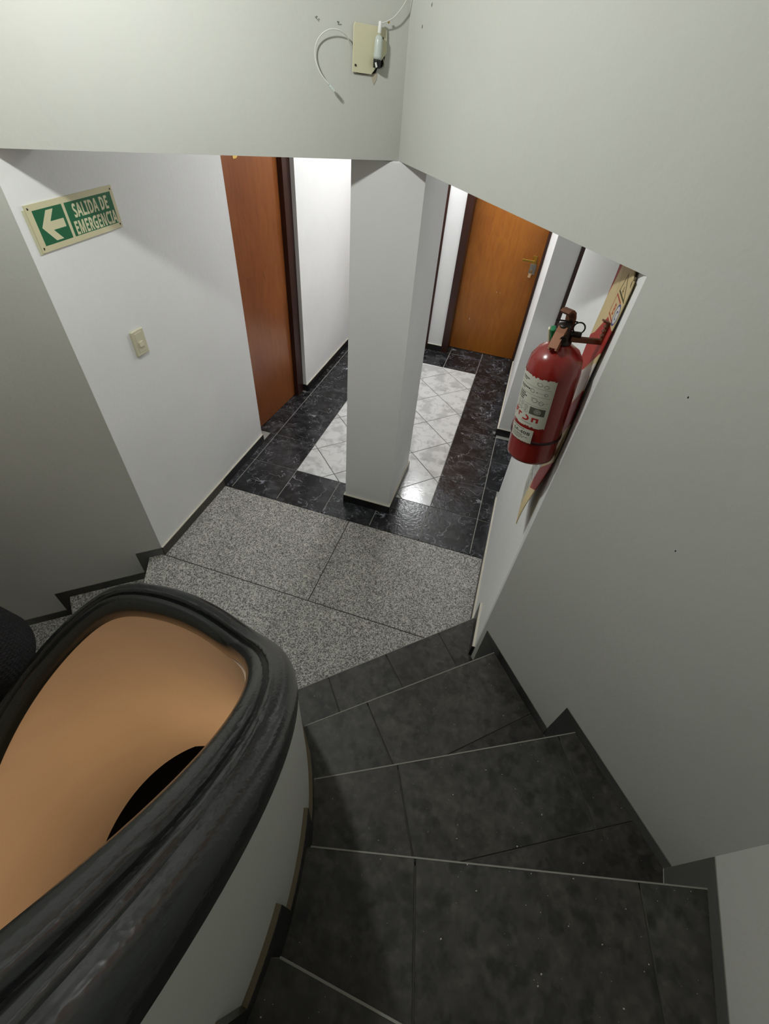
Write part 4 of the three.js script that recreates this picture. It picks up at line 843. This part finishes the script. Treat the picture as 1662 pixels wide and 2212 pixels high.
  const knitG = blob([
    [0, 0.60, -0.03, 0.22, 0, 0.95, -0.01, 0.17], [0, 0.95, -0.01, 0.17, 0, 1.25, -0.02, 0.155], [-0.06, 0.63, -0.02, 0.17, 0.06, 0.63, -0.02, 0.17], [-0.12, 1.3, -0.01, 0.10, 0.12, 1.3, -0.01, 0.10], [0, 1.34, -0.01, 0.085, 0, 1.40, 0, 0.075],
    [0.17, 1.3, 0, 0.085, 0.26, 1.04, -0.07, 0.075], [0.26, 1.04, -0.07, 0.075, 0.245, 0.87, 0.04, 0.06], [-0.17, 1.3, 0, 0.085, -0.26, 1.04, -0.07, 0.075], [-0.26, 1.04, -0.07, 0.075, -0.245, 0.87, 0.04, 0.06],
  ], [0, 0.93, -0.01], 0.56, 80, 0.03);
  { const a = knitG.attributes.position, nn = knitG.attributes.normal; for (let i = 0; i < a.count; i++) { const x = a.getX(i), y = a.getY(i), z = a.getZ(i), k = 0.004 * Math.sin(y * 260) + 0.006 * (vnoise((x + z + 2) * 60, (y + 2) * 60, 4096, 4096, 5) - 0.5); a.setXYZ(i, x + nn.getX(i) * k, y + nn.getY(i) * k, z + nn.getZ(i) * k); } }
  part('sweater', knitG, M.knit, p, 'thick black ribbed knit');
  part('trousers', blob([[0, 0.86, 0, 0.15, 0, 0.9, 0, 0.15], [0.09, 0.84, 0, 0.105, 0.095, 0.46, 0.03, 0.075], [0.095, 0.46, 0.03, 0.075, 0.095, 0.06, -0.01, 0.062], [-0.09, 0.84, 0, 0.105, -0.095, 0.42, 0.12, 0.075], [-0.095, 0.42, 0.12, 0.075, -0.095, -0.1, 0.16, 0.062]], [0, 0.42, 0.05], 0.66, 72, 0.02), M.denim, p, 'dark trousers');
  for (const [x, y, z] of [[0.095, 0, -0.01], [-0.095, -0.167, 0.17]]) { const sh = part('shoe', blob([[x, y + 0.045, z - 0.03, 0.04, x, y + 0.04, z + 0.06, 0.04], [x, y + 0.04, z + 0.06, 0.04, x, y + 0.034, z + 0.15, 0.032]], [x, y + 0.04, z + 0.05], 0.2, 40, 0.02), M.shoe, p); part('sole', rbox(0.085, 0.014, 0.27, 0.006).translate(x, y + 0.008, z + 0.055), M.shoeSole, sh); }
}
// black shoe of whoever stands on the fifth tread, only its toe in view
{
  const s = thing('shoe', 'black shoe toe with a pale edge on the nearest tread at the bottom', 'shoe', [0.03, STEP_H[5], 0.245]);
  s.rotation.y = Math.PI - 0.1;
  part('upper', blob([[0, 0.046, -0.09, 0.042, 0, 0.046, 0.0, 0.042], [0, 0.044, 0.0, 0.042, 0, 0.036, 0.10, 0.036], [0, 0.06, -0.1, 0.036, 0, 0.09, -0.11, 0.04]], [0, 0.055, 0], 0.2, 48, 0.02), M.shoe, s);
  part('sole', rbox(0.09, 0.018, 0.285, 0.008).translate(0, 0.010, 0.0), M.shoe, s);
  part('edge_band', tube([[-0.047, 0.02, -0.02], [-0.046, 0.022, 0.06], [-0.034, 0.024, 0.118], [0, 0.026, 0.142], [0.034, 0.024, 0.118], [0.046, 0.022, 0.06]], 0.004, 40, 8), M.shoeSole, s, 'pale rubber edge');
}

// ---------------------------------------------------------------- lamps
function pointLight(parent, x, y, z, L, radius) {
  const l = new THREE.PointLight(new THREE.Color().setRGB(...L.c), L.i, 0, 2); l.position.set(x, y, z); l.castShadow = true; l.shadow.radius = radius; l.shadow.mapSize.set(1024, 1024); l.shadow.bias = -0.0005; parent.add(l); return l;
}
{
  const glow = (c, e) => std({ color: 0xffffff, emissive: new THREE.Color().setRGB(...c), emissiveIntensity: e, roughness: 0.4 });
  const a = thing('ceiling_lamp', 'round white bulb hanging on a long cord from the stairwell ceiling', 'lamp', [STAIR_LAMP.x, STAIR_LAMP.y, STAIR_LAMP.z]);
  part('bulb', new THREE.SphereGeometry(0.045, 24, 16), glow(STAIR_LAMP.c, 14), a); part('holder', lathe([[0, 0.12], [0.018, 0.12], [0.022, 0.1], [0.022, 0.09], [0.02, 0.04], [0, 0.04]], 20), M.white, a); part('cord', new THREE.CylinderGeometry(0.004, 0.004, TOP - STAIR_LAMP.y - 0.12, 8).translate(0, (TOP - STAIR_LAMP.y + 0.12) / 2, 0), M.white, a); part('ceiling_rose', lathe([[0, -0.03], [0.02, -0.03], [0.045, -0.008], [0.045, 0], [0, 0]], 20).translate(0, TOP - STAIR_LAMP.y, 0), M.white, a);
  pointLight(a, 0, 0, 0, STAIR_LAMP, 2.0);
  const b = thing('wall_lamp', 'round white bulkhead lamp high on the far wall between the two doors', 'lamp', [HALL_LAMP.x, HALL_LAMP.y, HALL_LAMP.z]);
  part('globe', new THREE.SphereGeometry(0.07, 28, 18), glow(HALL_LAMP.c, 12), b); part('base', new THREE.CylinderGeometry(0.075, 0.08, 0.07, 28).rotateX(Math.PI / 2).translate(0, 0, -0.11), M.white, b);
  pointLight(b, 0, 0, 0, HALL_LAMP, 3.0);
  const c = thing('ceiling_lamp', 'round white lamp on the corridor ceiling behind the column', 'lamp', [HALL_LAMP_2.x, HALL_LAMP_2.y, HALL_LAMP_2.z]);
  part('globe', new THREE.SphereGeometry(0.06, 28, 18), glow(HALL_LAMP_2.c, 10), c); part('base', new THREE.CylinderGeometry(0.07, 0.07, 0.03, 28).translate(0, 0.066, 0), M.white, c);
  pointLight(c, 0, 0, 0, HALL_LAMP_2, 3.0);
  const p = ring(128, 0.56);
  const d = thing('well_lamp', 'small warm lamp fixed inside the peach well below the right-hand rail', 'lamp', [p[0], -0.48, p[1]]);
  part('bulb', new THREE.SphereGeometry(0.03, 20, 14), glow(WELL_LAMP.c, 6), d); const pw = ring(128, 0.67); part('arm', tube([[0, 0, 0], [(pw[0] - p[0]) * 0.5, 0.01, (pw[1] - p[1]) * 0.5], [pw[0] - p[0], 0.02, pw[1] - p[1]]], 0.006, 8, 8), M.white, d);
  pointLight(d, 0, 0, 0, WELL_LAMP, 2.0);
}
renderer.render(scene, camera);
